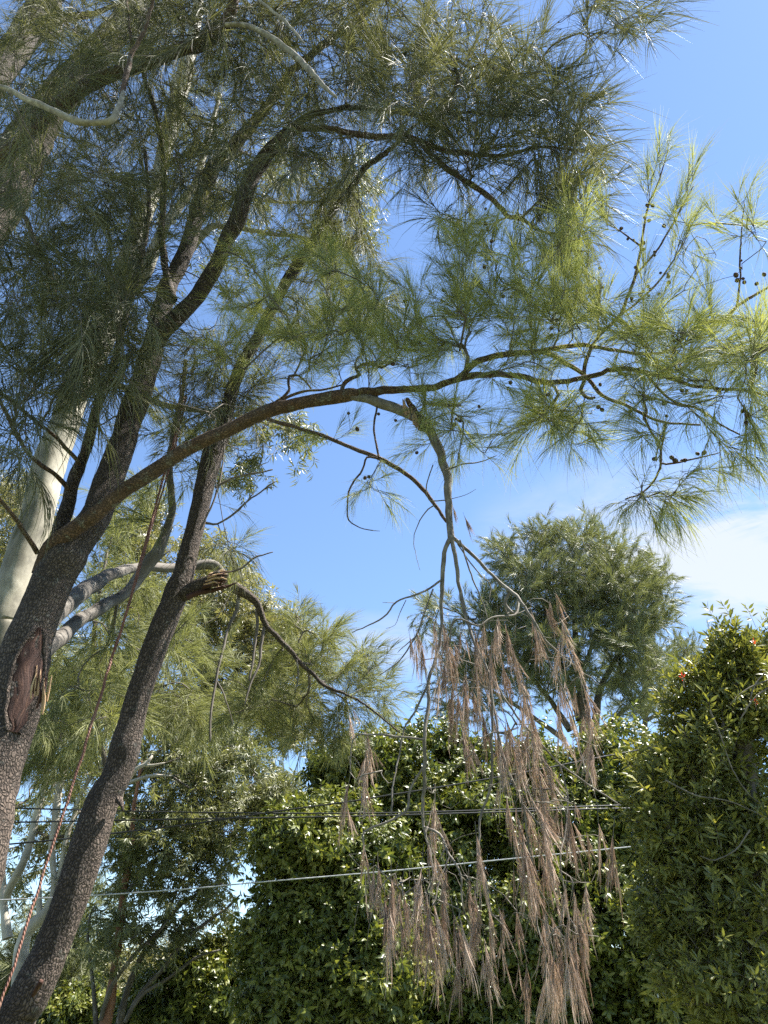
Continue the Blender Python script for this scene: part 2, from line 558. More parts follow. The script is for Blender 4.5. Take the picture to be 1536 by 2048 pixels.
def needle_spray(name, m, n=38, axis=0.17, L=(0.15, 0.27), w=0.0021, spread=(14, 52), droop=0.28, segs=3):
    s = rng.random(n) ** 0.8
    st = np.zeros((n, 3))
    st[:, 2] = s * axis
    az = rng.random(n) * 2 * math.pi
    an = np.radians(spread[1] - (spread[1] - spread[0]) * s ** 0.8 + rng.normal(size=n) * 7)
    d = np.stack([np.sin(an) * np.cos(az), np.sin(an) * np.sin(az), np.cos(an)], axis=1)
    ln = rng.uniform(L[0], L[1], n) * (1.0 - 0.15 * s)
    b = np.zeros((n, 3))
    b[:, 0] = -droop * rng.uniform(0.4, 1.4, n)
    b[:, 2] = rng.uniform(0.02, 0.25, n)
    b += rng.normal(size=(n, 3)) * 0.05
    wd = w * rng.uniform(0.75, 1.25, n)
    stem = np.array([(0, 0, -0.06, 0.0022), (0, 0, axis * 0.5, 0.0018), (0, 0, axis, 0.001)])
    return ribbons(name, st, d, ln, wd, b, m, segs, stem)


def dead_spray(name, k=8, n=12, L=(0.06, 0.17), w=0.0036):
    """limp bunch: local +Z is the way it hangs; a few strands, each a wisp of dry needles"""
    S, D, LN, B = [], [], [], []
    for q in range(k):
        a = rng.random() * 2 * math.pi
        tilt = math.radians(abs(rng.normal()) * 7 + 1)
        ax = np.array((math.sin(tilt) * math.cos(a), math.sin(tilt) * math.sin(a), math.cos(tilt)))
        z0 = rng.random() * 0.14
        ln = rng.uniform(0.10, 0.26)
        bend = rng.normal(size=3) * 0.09
        for _ in range(n):
            f = rng.random()
            S.append(np.array((0, 0, z0)) + ax * ln * f)
            d = ax + rng.normal(size=3) * 0.075 * (1.15 - f)
            D.append(d / np.linalg.norm(d))
            LN.append(rng.uniform(*L))
            B.append(bend + rng.normal(size=3) * 0.05)
    S, D, LN, B = map(np.array, (S, D, LN, B))
    tint = np.clip(np.repeat(rng.random(k), n) * 0.5 + rng.random(k * n) * 0.5, 0, 1)
    stem = np.array([(0, 0, -0.05, 0.002), (0, 0, 0.1, 0.0016), (0, 0, 0.2, 0.001)])
    return ribbons(name, S, D, LN, w * rng.uniform(0.7, 1.3, k * n), B, DEAD, 3, stem, tint)


def leaves(name, m, n, axis, L, W, spread, curl=0.25, hang=0.0, fold=0.25, stem_r=0.002, petiole=0.01):
    """a shoot of flat pointed leaves, two by four faces each, folded along the midrib"""
    V, Fc, tn = [], [], []
    prof = [(0.0, 0.05), (0.3, 0.92), (0.62, 0.85), (1.0, 0.03)]
    k = 0
    for i in range(n):
        s = (i + rng.random()) / n
        az = i * 2.4 + rng.normal() * 0.4
        an = math.radians(spread[1] - (spread[1] - spread[0]) * s + rng.normal() * 9)
        d = np.array((math.sin(an) * math.cos(az), math.sin(an) * math.sin(az), math.cos(an)))
        d[0] -= hang
        d /= np.linalg.norm(d)
        ax = np.array((0, 0, 1.0)) * 0.9 + rng.normal(size=3) * 0.3
        sd_ = np.cross(d, ax)
        sd_ /= np.linalg.norm(sd_)
        nr = np.cross(sd_, d)
        p0 = np.array((0, 0, s * axis)) + d * petiole
        ln = rng.uniform(*L)
        wd = rng.uniform(*W) * 0.5
        t1 = rng.random()
        for (t, ww) in prof:
            c = p0 + d * ln * t - nr * curl * ln * t * t
            V += [c - sd_ * wd * ww + nr * fold * wd * ww, c, c + sd_ * wd * ww + nr * fold * wd * ww]
            tn += [t1] * 3
        for q in range(3):
            a = k + q * 3
            for e in (0, 1):
                Fc += [(a + e, a + e + 1, a + e + 4), (a + e, a + e + 4, a + e + 3)]
        k += 12
    V, Fc = np.array(V), np.array(Fc)
    tb = Tubes()
    tb.add(np.array([(0, 0, -0.08, stem_r), (0, 0, axis * 0.5, stem_r * 0.8), (0, 0, axis, stem_r * 0.5)]), sides=3)
    V2, F2 = np.concatenate(tb.V), np.concatenate(tb.F)
    mi = np.r_[np.zeros(len(Fc), int), np.ones(len(F2), int)]
    Fc = np.concatenate([Fc, F2 + len(V)])
    V = np.concatenate([V, V2])
    tn = np.r_[tn, np.full(len(V2), 0.4)]
    return mesh_from(name, V, Fc, [m, TWIG], False, {'tint': tn}, mi)


NV = 7
SETS = {
    'near': [needle_spray('needle_spray_mesh', NEEDLE, n=30, axis=0.20, L=(0.11, 0.30), w=0.0032, spread=(8, 50), droop=0.42) for _ in range(NV)],
    'dark': [needle_spray('shade_spray_mesh', NEEDLE_SHADED, n=25, axis=0.22, L=(0.12, 0.28), w=0.0038, spread=(8, 42), droop=0.55) for _ in range(NV)],
    'mid': [needle_spray('mid_spray_mesh', NEEDLE_MID, n=30, axis=0.25, L=(0.14, 0.26), w=0.0052, spread=(12, 52), segs=2) for _ in range(5)],
    'far': [needle_spray('far_spray_mesh', NEEDLE_FAR, n=42, axis=0.55, L=(0.18, 0.34), w=0.0115, spread=(12, 48), droop=0.2, segs=2) for _ in range(5)],
    'dead': [dead_spray('dead_spray_mesh', k=(5, 8, 11, 6, 9, 4, 8, 10, 7, 3)[i]) for i in range(10)],
    'gum': [leaves('gum_leaf_mesh', EUC, 16, 0.26, (0.08, 0.14), (0.014, 0.022), (30, 120), curl=0.2, hang=0.9) for _ in range(6)],
    'gumfar': [leaves('far_gum_leaf_mesh', EUC, 26, 0.5, (0.12, 0.20), (0.026, 0.040), (25, 130), curl=0.2, hang=0.8) for _ in range(6)],
    'gumlit': [leaves('bright_gum_leaf_mesh', EUC_LIT, 26, 0.5, (0.12, 0.20), (0.026, 0.042), (25, 130), curl=0.2, hang=0.7) for _ in range(6)],
    'hedge': [leaves('hedge_leaf_mesh', HEDGE, 13, 0.20, (0.065, 0.10), (0.030, 0.045), (25, 95), curl=0.35, hang=0.35) for _ in range(7)],
    'shrub': [leaves('shrub_leaf_mesh', SHRUB, 12, 0.13, (0.055, 0.085), (0.018, 0.028), (22, 85), curl=0.12, hang=0.1) for _ in range(7)],
}
PROTO = {}
for key, meshes in SETS.items():
    c = bpy.data.collections.new('cluster_kinds_' + key)
    for me in meshes:
        c.objects.link(bpy.data.objects.new('cluster', me))
    PROTO[key] = c


def gn_group(key):
    g = bpy.data.node_groups.new('scatter_' + key, 'GeometryNodeTree')
    g.interface.new_socket('Geometry', in_out='INPUT', socket_type='NodeSocketGeometry')
    g.interface.new_socket('Geometry', in_out='OUTPUT', socket_type='NodeSocketGeometry')
    gi, go = g.nodes.new('NodeGroupInput'), g.nodes.new('NodeGroupOutput')
    ci = g.nodes.new('GeometryNodeCollectionInfo')
    ci.inputs['Collection'].default_value = PROTO[key]
    ci.inputs['Separate Children'].default_value = True
    ci.inputs['Reset Children'].default_value = True
    ip = g.nodes.new('GeometryNodeInstanceOnPoints')
    ip.inputs['Pick Instance'].default_value = True

    def attr(n, t):
        a = g.nodes.new('GeometryNodeInputNamedAttribute')
        a.data_type = t
        a.inputs['Name'].default_value = n
        return a.outputs['Attribute']
    g.links.new(gi.outputs[0], ip.inputs['Points'])
    g.links.new(ci.outputs[0], ip.inputs['Instance'])
    g.links.new(attr('pick', 'INT'), ip.inputs['Instance Index'])
    g.links.new(attr('rot', 'FLOAT_VECTOR'), ip.inputs['Rotation'])
    g.links.new(attr('scl', 'FLOAT'), ip.inputs['Scale'])
    g.links.new(ip.outputs[0], go.inputs[0])
    return g


GN = {k: gn_group(k) for k in PROTO}


def scatter(name, key, pts, eul, scl, root, parent=None):
    """thousands of leaf clusters as one stuff part"""
    if len(pts) == 0:
        return None
    me = bpy.data.meshes.new(name)
    P_ = np.asarray(pts) - np.asarray(root.location)
    me.vertices.add(len(P_))
    me.vertices.foreach_set('co', P_.astype(np.float32).ravel())
    a = me.attributes.new('rot', 'FLOAT_VECTOR', 'POINT')
    a.data.foreach_set('vector', np.asarray(eul, dtype=np.float32).ravel())
    a = me.attributes.new('scl', 'FLOAT', 'POINT')
    a.data.foreach_set('value', np.asarray(scl, dtype=np.float32))
    a = me.attributes.new('pick', 'INT', 'POINT')
    a.data.foreach_set('value', rng.integers(0, len(SETS[key]), len(P_)).astype(np.int32))
    o = bpy.data.objects.new(name, me)
    link(o, parent or root)
    o['kind'] = 'stuff'
    md = o.modifiers.new('scatter', 'NODES')
    md.node_group = GN[key]
    return o


def foliage(key, part_name, stuff_name, pts, dirs, scl, root, singles=300, parent=None, roll=None):
    pts, dirs, scl = np.asarray(pts), np.asarray(dirs), np.asarray(scl)
    eul = frame_eulers(dirs, roll)
    vis = in_view(pts, 30)
    size = view_size(pts) * scl * vis
    order = np.argsort(-size)
    pick = [i for i in order[:singles] if vis[i]]
    rest = np.ones(len(pts), bool)
    rest[pick] = False
    meshes = SETS[key]
    rl = np.asarray(root.location)
    for i in pick:
        o = bpy.data.objects.new(part_name, meshes[int(rng.integers(len(meshes)))])
        o.location = pts[i] - rl
        o.rotation_euler = eul[i]
        s = float(scl[i])
        o.scale = (s, s, s)
        link(o, parent or root)
    scatter(stuff_name, key, pts[rest], eul[rest], scl[rest], root, parent)


# ------------------------------------------------------------------ branching
class Skeleton:
    def __init__(self):
        self.p, self.d, self.par, self.cnt = [], [], [], []
        self.paths = []
        self.fixed = []

    def limb(self, P4, every=0.10, frm=0.0):
        """existing limb as places a twig can start from"""
        q = catmull(P4, every)
        T = np.gradient(q[:, :3], axis=0)
        T /= np.maximum(np.linalg.norm(T, axis=1, keepdims=True), 1e-9)
        k0 = int(len(q) * frm)
        for i in range(k0, len(q)):
            self.p.append(q[i, :3])
            self.d.append(T[i])
            self.par.append(-1)
            self.fixed.append(q[i, 3])

    def grow(self, A, step=0.12, wig=0.10, sag=0.0, back=0.6):
        A = np.asarray(A, dtype=float)
        if len(A) == 0:
            return
        cap = len(self.p) + int(len(A) * 40) + 10
        NP = np.zeros((cap, 3))
        ND = np.zeros((cap, 3))
        n = len(self.p)
        NP[:n] = np.array(self.p)
        ND[:n] = np.array(self.d)
        dm = np.array([np.min(np.sum((NP[:n] - a) ** 2, axis=1)) for a in A])
        for ai in np.argsort(dm):
            a = A[ai]
            v = a - NP[:n]
            dist = np.sqrt(np.sum(v * v, axis=1)) + 1e-6
            cosang = np.sum(v * ND[:n], axis=1) / dist
            cost = dist * (1.0 + back * (1.0 - cosang))
            j = int(np.argmin(cost))
            L = dist[j]
            k = max(2, int(math.ceil(L / step)))
            if n + k >= cap:
                break
            d0 = ND[j] + rng.normal(size=3) * 0.35
            d0 /= np.linalg.norm(d0)
            c1 = NP[j] + d0 * L * 0.38
            c1[2] += sag * L * 0.2
            off = rng.normal(size=3) * wig * L
            ids = [j]
            prev = NP[j]
            for q in range(1, k + 1):
                t = q / k
                b = (1 - t) ** 2 * NP[j] + 2 * t * (1 - t) * c1 + t * t * a
                b = b + off * math.sin(math.pi * t) + rng.normal(size=3) * 0.02 * L * (1 - t)
                NP[n] = b
                dd = b - prev
                ND[n] = dd / max(np.linalg.norm(dd), 1e-9)
                prev = b
                self.par.append(ids[-1])
                self.fixed.append(0)
                self.p.append(b)
                self.d.append(ND[n])
                ids.append(n)
                n += 1
            self.paths.append(ids)

    def mesh_twigs(self, tip=0.0016, power=0.50, rmax=0.03, sides=4):
        n = len(self.p)
        cnt = np.zeros(n)
        for ids in self.paths:
            cnt[ids[-1]] += 1
        for i in range(n - 1, -1, -1):
            if self.par[i] >= 0:
                cnt[self.par[i]] += cnt[i]
        tb = Tubes()
        for ids in self.paths:
            c = np.maximum(cnt[ids], 1)
            if self.fixed[ids[0]] == 0:
                c[0] = c[1]
            else:
                c[0] = c[1]
            r = np.minimum(tip * c ** power, rmax)
            if self.fixed[ids[0]] > 0:
                r = np.minimum(r, self.fixed[ids[0]] * 0.9)
            pp = np.array([self.p[i] for i in ids])
            tb.add(np.c_[pp, r], sides=sides, cap=True)
        return tb

    def tips(self):
        return (np.array([self.p[ids[-1]] for ids in self.paths]), np.array([self.d[ids[-1]] for ids in self.paths]),
                [[self.p[i] for i in ids] for ids in self.paths])


def region(cx, cy, rx, ry, n, Y0, Y1=None, slope=0.0):
    """n points inside an ellipse of the photograph, at a spread of distances"""
    out = []
    while len(out) < n:
        a, b = rng.uniform(-1, 1, 2)
        if a * a + b * b > 1:
            continue
        px, py = cx + a * rx, cy + b * ry
        Y = rng.uniform(Y0, Y1 if Y1 else Y0)
        out.append(at(px, py, Y + slope * (px - cx)))
    return out


def sprays_on(sk, per=3, jit=0.45, back=0.25, bias=(0, 0, 0.0), scl=(0.8, 1.15), first=0):
    pts, dr, sc = [], [], []
    bias = np.asarray(bias, dtype=float)
    for ids in sk.paths[first:]:
        pp = np.array([sk.p[i] for i in ids])
        e, d = pp[-1], sk.d[ids[-1]]
        Lb = min(back, np.linalg.norm(pp[-1] - pp[0]))
        for k in range(per):
            f = k / max(per - 1, 1)
            tot = 0.0
            q = e.copy()
            want = f * Lb
            for s in range(len(pp) - 1, 0, -1):
                seg = np.linalg.norm(pp[s] - pp[s - 1])
                if tot + seg >= want:
                    q = pp[s] + (pp[s - 1] - pp[s]) * ((want - tot) / max(seg, 1e-9))
                    break
                tot += seg
            dd = d + bias + rng.normal(size=3) * jit * (0.5 + f)
            dd /= np.linalg.norm(dd)
            pts.append(q)
            dr.append(dd)
            sc.append(rng.uniform(*scl))
    return np.array(pts), np.array(dr), np.array(sc)


def wobble(q, k=0.30):
    """the small kinks and swellings a grown branch has"""
    s0 = random.random() * 40
    L = 0.0
    out = q.copy()
    for i in range(len(q)):
        if i:
            L += np.linalg.norm(q[i, :3] - q[i - 1, :3])
        r = q[i, 3]
        f = 1.0 / (0.06 + 7.0 * r)
        v = mnoise.noise_vector((L * f + s0, s0, 0.3)) + 0.5 * mnoise.noise_vector((L * f * 2.3 + s0, 4.0, s0))
        e = min(1.0, i / 3.0, (len(q) - 1 - i) / 3.0 + 0.3)
        out[i, :3] += np.array(v) * (min(k * r, 0.016) + 0.0035) * e
        out[i, 3] = r * (1.0 + 0.14 * mnoise.noise((L * f * 1.7, s0, 9.1)))
    return out


def limb_obj(name, root, P4, m, sides=20, step=0.05, rough=0.06, freq=5.0, parent=None, label=None):
    tb = Tubes()
    tb.add(wobble(catmull(P4, step)), sides=sides, rough=rough, freq=freq)
    o = tb.obj(name, m, root, parent=parent)
    if label:
        o['label'] = label
    return o


# ------------------------------------------------------------------ ground
def build_ground():
    m, nt, out = mat('lawn')
    g = N(nt, 'ShaderNodeNewGeometry')
    n = N(nt, 'ShaderNodeTexNoise', i_Scale=0.6, i_Detail=8.0, i_Roughness=0.7)
    nt.links.new(g.outputs['Position'], n.inputs['Vector'])
    c = ramp(nt, n.outputs[0], [(0.3, (0.05, 0.07, 0.025)), (0.6, (0.085, 0.10, 0.04)), (0.75, (0.14, 0.12, 0.07))])
    b = N(nt, 'ShaderNodeBsdfPrincipled', i_Roughness=0.9)
    nt.links.new(c, b.inputs['Base Color'])
    bp = N(nt, 'ShaderNodeBump', i_Strength=0.6, i_Distance=0.03)
    n2 = N(nt, 'ShaderNodeTexNoise', i_Scale=30.0, i_Detail=5.0)
    nt.links.new(g.outputs['Position'], n2.inputs['Vector'])
    nt.links.new(n2.outputs[0], bp.inputs['Height'])
    nt.links.new(bp.outputs[0], b.inputs['Normal'])
    nt.links.new(b.outputs[0], out.inputs[0])
    xs = np.r_[-1500, -400, np.linspace(-60, 60, 49), 400, 1500]
    ys = np.r_[-1500, -300, np.linspace(-40, 80, 49), 400, 1500]
    X, Y = np.meshgrid(xs, ys)
    Z = np.zeros_like(X)
    msk = (abs(X) < 61) & (abs(Y) < 81)
    Z[msk] = np.array([0.10 * mnoise.noise((x * 0.15, y * 0.15, 0)) - 0.05 for x, y in zip(X[msk], Y[msk])])
    V = np.stack([X, Y, Z], -1).reshape(-1, 3)
    nx, ny = len(xs), len(ys)
    i = np.arange(ny - 1)[:, None] * nx + np.arange(nx - 1)[None, :]
    Q = np.stack([i, i + 1, i + nx + 1, i + nx], -1).reshape(-1, 4)
    o = link(bpy.data.objects.new('ground', mesh_from('ground', V, Q, m)))
    o['kind'] = 'structure'


build_ground()


def Yb(px):
    return 4.75 - 1.75 * px / 1536.0


# ================================================================== the wounded she-oak on the left (its arching limb crosses the picture)
def sheoak_a():
    base = at(-75, 1800, 4.7)
    root = thing('she_oak', (base[0] - 0.18, 4.75, 0),
                 'she-oak at the left edge, red wound in its trunk, long limb arching right', 'tree')
    T = {}
    t0 = trace([(-75, 1800, 125, 4.7), (-22, 1560, 112, 4.75), (20, 1440, 106, 4.8), (50, 1310, 92, 4.8), (84, 1220, 86, 4.8),
                (112, 1150, 84, 4.8), (140, 1108, 72, 4.8), (168, 1070, 62, 4.82), (190, 1035, 57, 4.85), (210, 980, 55, 4.9), (241, 900, 54, 4.95), (260, 840, 50, 5),
                (281, 780, 47, 5), (307, 690, 42, 5.05), (327, 600, 37, 5.1), (345, 555, 33, 5.1), (362, 525, 31, 5.1),
                (378, 486, 31, 5.1), (393, 426, 31, 5.1), (404, 385, 31, 5.05), (428, 338, 30, 5), (459, 300, 26, 4.95),
                (496, 260, 23, 4.9), (530, 218, 19, 4.8), (579, 146, 15, 4.6), (620, 112, 13, 4.5), (662, 78, 14, 4.4), (715, 40, 11, 4.3), (770, -10, 8, 4.2)])
    foot = np.array([(base[0] - 0.22, 4.75, -0.3, 0.30), (base[0] - 0.19, 4.75, 0.15, 0.235), (base[0] - 0.10, 4.74, 1.1, 0.205)])
    trunk = np.vstack([foot, t0])
    trunk_line = wobble(catmull(trunk, 0.035))
    tt = Tubes()
    tt.add(trunk_line, sides=40, rough=0.055, freq=7)
    tt.obj('trunk', BARK, root)
    A = {}
    A['arch'] = trace([(78, 1150, 30, 4.8), (92, 1106, 36, 4.74), (117, 1080, 37, 4.68), (156, 1051, 33, 4.62), (208, 1014, 30, 4.55), (260, 973, 29, 4.48),
                       (312, 936, 28, 4.4), (365, 902, 27, 4.33), (404, 884, 27, 4.28), (482, 848, 27, 4.2), (534, 826, 29, 4.14), (586, 811, 26, 4.08),
                       (638, 800, 26, 4.0), (688, 792, 27, 3.96), (738, 783, 20, 3.9), (797, 780, 15, 3.84), (855, 776, 14, 3.78), (914, 759, 13, 3.7),
                       (972, 750, 12, 3.64), (1031, 750, 11, 3.58), (1090, 765, 11, 3.5), (1148, 760, 10, 3.44), (1192, 750, 10, 3.4),
                       (1241, 737, 9, 3.34), (1293, 745, 9, 3.28), (1352, 759, 8, 3.22), (1381, 771, 7, 3.2), (1439, 777, 6, 3.14), (1497, 782, 6, 3.06), (1560, 800, 4, 3)])
    A['leader'] = trace([(345, 600, 22, 5.08), (333, 545, 15, 5.02), (325, 500, 14, 4.95), (322, 450, 13, 4.85), (328, 380, 12, 4.7), (323, 286, 11, 4.5), (302, 193, 9, 4.3), (287, 146, 8, 4.2), (283, 40, 6, 4)])
    A['second'] = trace([(316, 690, 26, 5.02), (330, 660, 34, 4.95), (366, 624, 34, 4.85), (402, 580, 32, 4.8), (433, 530, 31, 4.7), (454, 478, 31, 4.62), (475, 439, 32, 4.55),
                         (496, 370, 33, 4.45), (522, 323, 31, 4.38), (548, 292, 26, 4.3), (575, 262, 19, 4.25), (612, 235, 14, 4.2), (650, 222, 11, 4.15), (700, 216, 10, 4.1), (768, 220, 10, 4.0), (850, 232, 7, 3.9), (930, 225, 5, 3.8), (1010, 235, 4, 3.7)])
    A['reach'] = trace([(560, 285, 20, 4.28), (590, 262, 16, 4.2), (624, 256, 12, 4.15), (690, 263, 12, 4.1), (748, 273, 12, 4.05), (817, 275, 12, 4), (876, 297, 11, 3.95), (923, 305, 10, 3.9), (981, 311, 8, 3.85), (1022, 308, 7, 3.8), (1080, 294, 5, 3.7), (1150, 300, 4, 3.65)])
    A['slope'] = trace([(800, 275, 10, 4.02), (832, 280, 10, 3.98), (855, 303, 11, 3.95), (890, 335, 11, 3.9), (935, 364, 11, 3.86), (978, 393, 11, 3.8), (1016, 431, 9, 3.76), (1043, 437, 8, 3.72), (1078, 460, 6, 3.7), (1130, 470, 4, 3.66)])
    A['side'] = trace([(110, 1100, 22, 4.84), (116, 1062, 26, 4.88), (130, 1014, 27, 4.9), (143, 967, 25, 4.92), (161, 926, 22, 4.92), (177, 884, 20, 4.9), (188, 837, 18, 4.85), (205, 780, 15, 4.8),
                       (228, 730, 14, 4.75), (238, 690, 14, 4.7), (250, 634, 13, 4.65), (262, 590, 13, 4.6), (279, 530, 12, 4.5), (292, 465, 10, 4.4), (298, 400, 8, 4.3), (290, 300, 6, 4.15)])
    A['low1'] = trace([(75, 1106, 11, 4.76), (52, 1069, 10, 4.6), (26, 1030, 9, 4.45), (0, 999, 8, 4.3), (-50, 940, 7, 4.1)])
    A['low2'] = trace([(138, 985, 12, 4.9), (133, 972, 10, 4.86), (109, 947, 9, 4.75), (78, 928, 9, 4.6), (52, 902, 8, 4.45), (26, 855, 8, 4.3), (0, 800, 7, 4.15), (-30, 730, 6, 4.0)])
    A['low3'] = trace([(158, 932, 10, 4.9), (154, 920, 9, 4.85), (130, 895, 8, 4.75), (104, 868, 7, 4.6), (52, 827, 7, 4.4), (0, 785, 6, 4.2), (-40, 760, 5, 4.0)])
    A['back2'] = trace([(66, 1330, 34, 4.86), (96, 1296, 36, 5.1), (125, 1272, 32, 5.3), (161, 1241, 28, 5.6), (208, 1212, 24, 5.9), (250, 1187, 22, 6.1), (273, 1160, 24, 6.2), (300, 1121, 27, 6.2), (316, 1103, 25, 6.2),
                        (329, 1074, 20, 6.2), (342, 1035, 16, 6.15), (342, 988, 14, 6.1), (337, 947, 14, 6.0), (343, 890, 12, 5.95), (354, 830, 10, 5.9), (365, 780, 9, 5.8), (372, 720, 7, 5.7)])
    A['back1'] = trace([(86, 1262, 26, 4.88), (109, 1238, 34, 5.1), (143, 1204, 35, 5.4), (177, 1176, 33, 5.8), (208, 1158, 26, 6.1), (250, 1140, 21, 6.5), (300, 1133, 19, 6.9), (345, 1135, 19, 7.2), (390, 1131, 20, 7.4),
                        (425, 1130, 21, 7.5), (443, 1147, 23, 7.55), (460, 1167, 23, 7.6), (476, 1179, 21, 7.6)])
    A['back3'] = trace([(462, 1169, 22, 7.6), (476, 1179, 21, 7.6), (508, 1201, 16, 7.7), (519, 1218, 13, 7.75), (530, 1248, 11, 7.8), (555, 1275, 10, 7.9), (582, 1302, 10, 8), (599, 1324, 9, 8.05),
                        (626, 1349, 8, 8.1), (653, 1373, 7, 8.1), (694, 1390, 5, 8.1), (730, 1409, 4, 8.1), (800, 1466, 3, 8.1)])
    for k, v in A.items():
        m = LIMB if k in ('arch', 'reach', 'slope', 'low1', 'low2', 'low3') else (GREY_LIMB if k in ('back1', 'back2') else BARK)
        limb_obj('branch', root, v, m, sides=24 if k in ('arch', 'second', 'back1', 'back2', 'side') else 12, step=0.04, rough=0.07, freq=8)
    # hanging dead shoots below the grey limb
    for L in ([(478, 1188, 7), (473, 1220, 7), (459, 1250, 6), (443, 1308, 6), (432, 1360, 5), (422, 1422, 5), (420, 1483, 4)],
              [(514, 1218, 7), (514, 1259, 6), (506, 1319, 5), (498, 1362, 4)],
              [(530, 1246, 7), (522, 1291, 6), (517, 1332, 5), (500, 1370, 4), (489, 1410, 3)],
              [(432, 1360, 4), (446, 1385, 3), (458, 1420, 2), (466, 1450, 1.5)],
              [(593, 1319, 4), (597, 1350, 3), (590, 1385, 2)]):
        limb_obj('dead_shoot', root, trace([(a, b, c, 7.66 + (a - 478) * 0.003) for a, b, c in L]), TWIG, sides=6, step=0.06, rough=0.15)
    # crooked smaller boughs above the arch
    C = {}
    for k, (L, Y) in {
        'c1': ([(541, 826, 8), (548, 808, 7), (566, 795, 6), (577, 782, 6), (577, 764, 5), (580, 752, 5), (596, 751, 4), (610, 762, 4), (622, 777, 4)], 4.12),
        'c1b': ([(548, 810, 6), (580, 792, 6), (615, 781, 5), (650, 779, 4), (690, 768, 3)], 4.1),
        'c2': ([(683, 792, 10), (686, 770, 9), (700, 758, 8), (720, 748, 7), (712, 738, 6), (740, 725, 6), (762, 735, 5), (790, 720, 4)], 3.95),
        'c3': ([(905, 762, 9), (930, 745, 12), (958, 722, 13), (1002, 709, 12), (1060, 703, 11), (1099, 707, 10), (1134, 727, 9), (1166, 748, 9), (1189, 774, 8), (1206, 791, 8), (1250, 809, 7), (1288, 829, 6), (1331, 846, 5), (1400, 850, 4)], 3.62),
        'c4': ([(1070, 703, 8), (1134, 692, 9), (1183, 692, 8), (1230, 700, 7), (1276, 707, 6), (1340, 700, 5), (1384, 660, 7), (1412, 643, 8), (1449, 637, 8), (1483, 606, 7), (1536, 575, 5)], 3.48),
        'c5': ([(1183, 692, 7), (1170, 730, 8), (1167, 765, 8), (1163, 782, 7), (1177, 797, 7), (1190, 795, 5)], 3.46),
        'c6': ([(1183, 692, 6), (1205, 665, 7), (1242, 626, 7), (1270, 552, 6), (1282, 495, 5), (1296, 416, 4), (1319, 359, 3), (1336, 300, 2)], 3.4),
        'c7': ([(1270, 552, 5), (1321, 490, 4), (1372, 399, 3), (1387, 372, 2)], 3.4),
        'c8': ([(1228, 640, 5), (1282, 598, 5), (1319, 561, 4), (1355, 507, 3), (1376, 470, 2)], 3.38),
        'c9': ([(1282, 493, 4), (1242, 464, 3), (1213, 447, 2)], 3.4),
        'c10': ([(1474, 612, 5), (1480, 560, 4), (1480, 524, 4), (1483, 467, 3), (1489, 405, 2)], 3.42),
        'c11': ([(1286, 828, 6), (1300, 860, 5), (1318, 890, 5), (1322, 925, 5), (1312, 955, 4), (1285, 985, 4), (1250, 998, 2)], 3.36),
        'c12': ([(1331, 846, 5), (1325, 885, 4), (1322, 925, 4), (1350, 925, 4), (1400, 915, 3), (1440, 905, 2)], 3.34),
        'c13': ([(1290, 746, 5), (1340, 800, 5), (1400, 820, 5), (1440, 848, 4), (1480, 870, 3)], 3.26),
        'c14': ([(534, 838, 7), (575, 850, 8), (620, 862, 7), (665, 880, 8), (708, 897, 8), (758, 917, 9), (796, 938, 9), (832, 964, 9), (867, 1005, 8), (893, 1044, 6)], 4.0),
        'c15': ([(758, 917, 5), (733, 915, 4), (725, 940, 4), (700, 975, 4), (695, 1010, 3), (697, 1040, 3), (720, 1055, 2), (746, 1061, 2)], 3.92),
        'c16': ([(758, 915, 5), (750, 880, 4), (748, 850, 4), (757, 800, 4), (750, 790, 3)], 3.9),
        'c17': ([(1043, 437, 5), (1060, 420, 5), (1090, 395, 4), (1110, 420, 3), (1140, 440, 2)], 3.72),
    }.items():
        C[k] = trace([(a, b, c, Y) for a, b, c in L])
        limb_obj('bough', root, C[k], LIMB, sides=8, step=0.04, rough=0.10, freq=9)
    # wound: torn heartwood in a long open scar, with splinters at its lip
    tb = trunk_line

    def patch(name, m, y_hi, y_lo, phi0, phi1, lift, wob):
        idx = [i for i, q in enumerate(tb) if at(0, y_lo, 4.8)[2] < q[2] < at(0, y_hi, 4.8)[2]]
        n, w = len(idx), 14
        V, B, Q = [], [], []
        for a, i in enumerate(idx):
            q = tb[i]
            f = a / (n - 1)
            ww = math.sin(math.pi * min(max(f, 0.02), 0.98)) ** 0.45
            for b in range(w):
                g = b / (w - 1)
                edge = 1 - abs(2 * g - 1) ** 3
                ph = phi0 + (phi1 - phi0) * (0.5 + (g - 0.5) * ww) + 0.10 * mnoise.noise((f * 6, g * 2, 3.1)) * wob
                r = q[3] * (1.0 + lift * edge - 0.015) + 0.007 * mnoise.noise((g * 9, f * 3, 1.7))
                V.append((q[0] + r * math.sin(ph), q[1] - r * math.cos(ph), q[2]))
                B.append((g * 0.3, 0, f * 0.9))
        for a in range(n - 1):
            for b in range(w - 1):
                k = a * w + b
                Q.append((k, k + 1, k + w + 1, k + w))
        V = np.array(V) - np.asarray(root.location)
        return link(bpy.data.objects.new(name, mesh_from(name, V, Q, m, True, {'bark': B})), root)
    wd = patch('trunk_wound', WOUND, 1262, 1480, 0.15, 1.35, 0.06, 3.0)
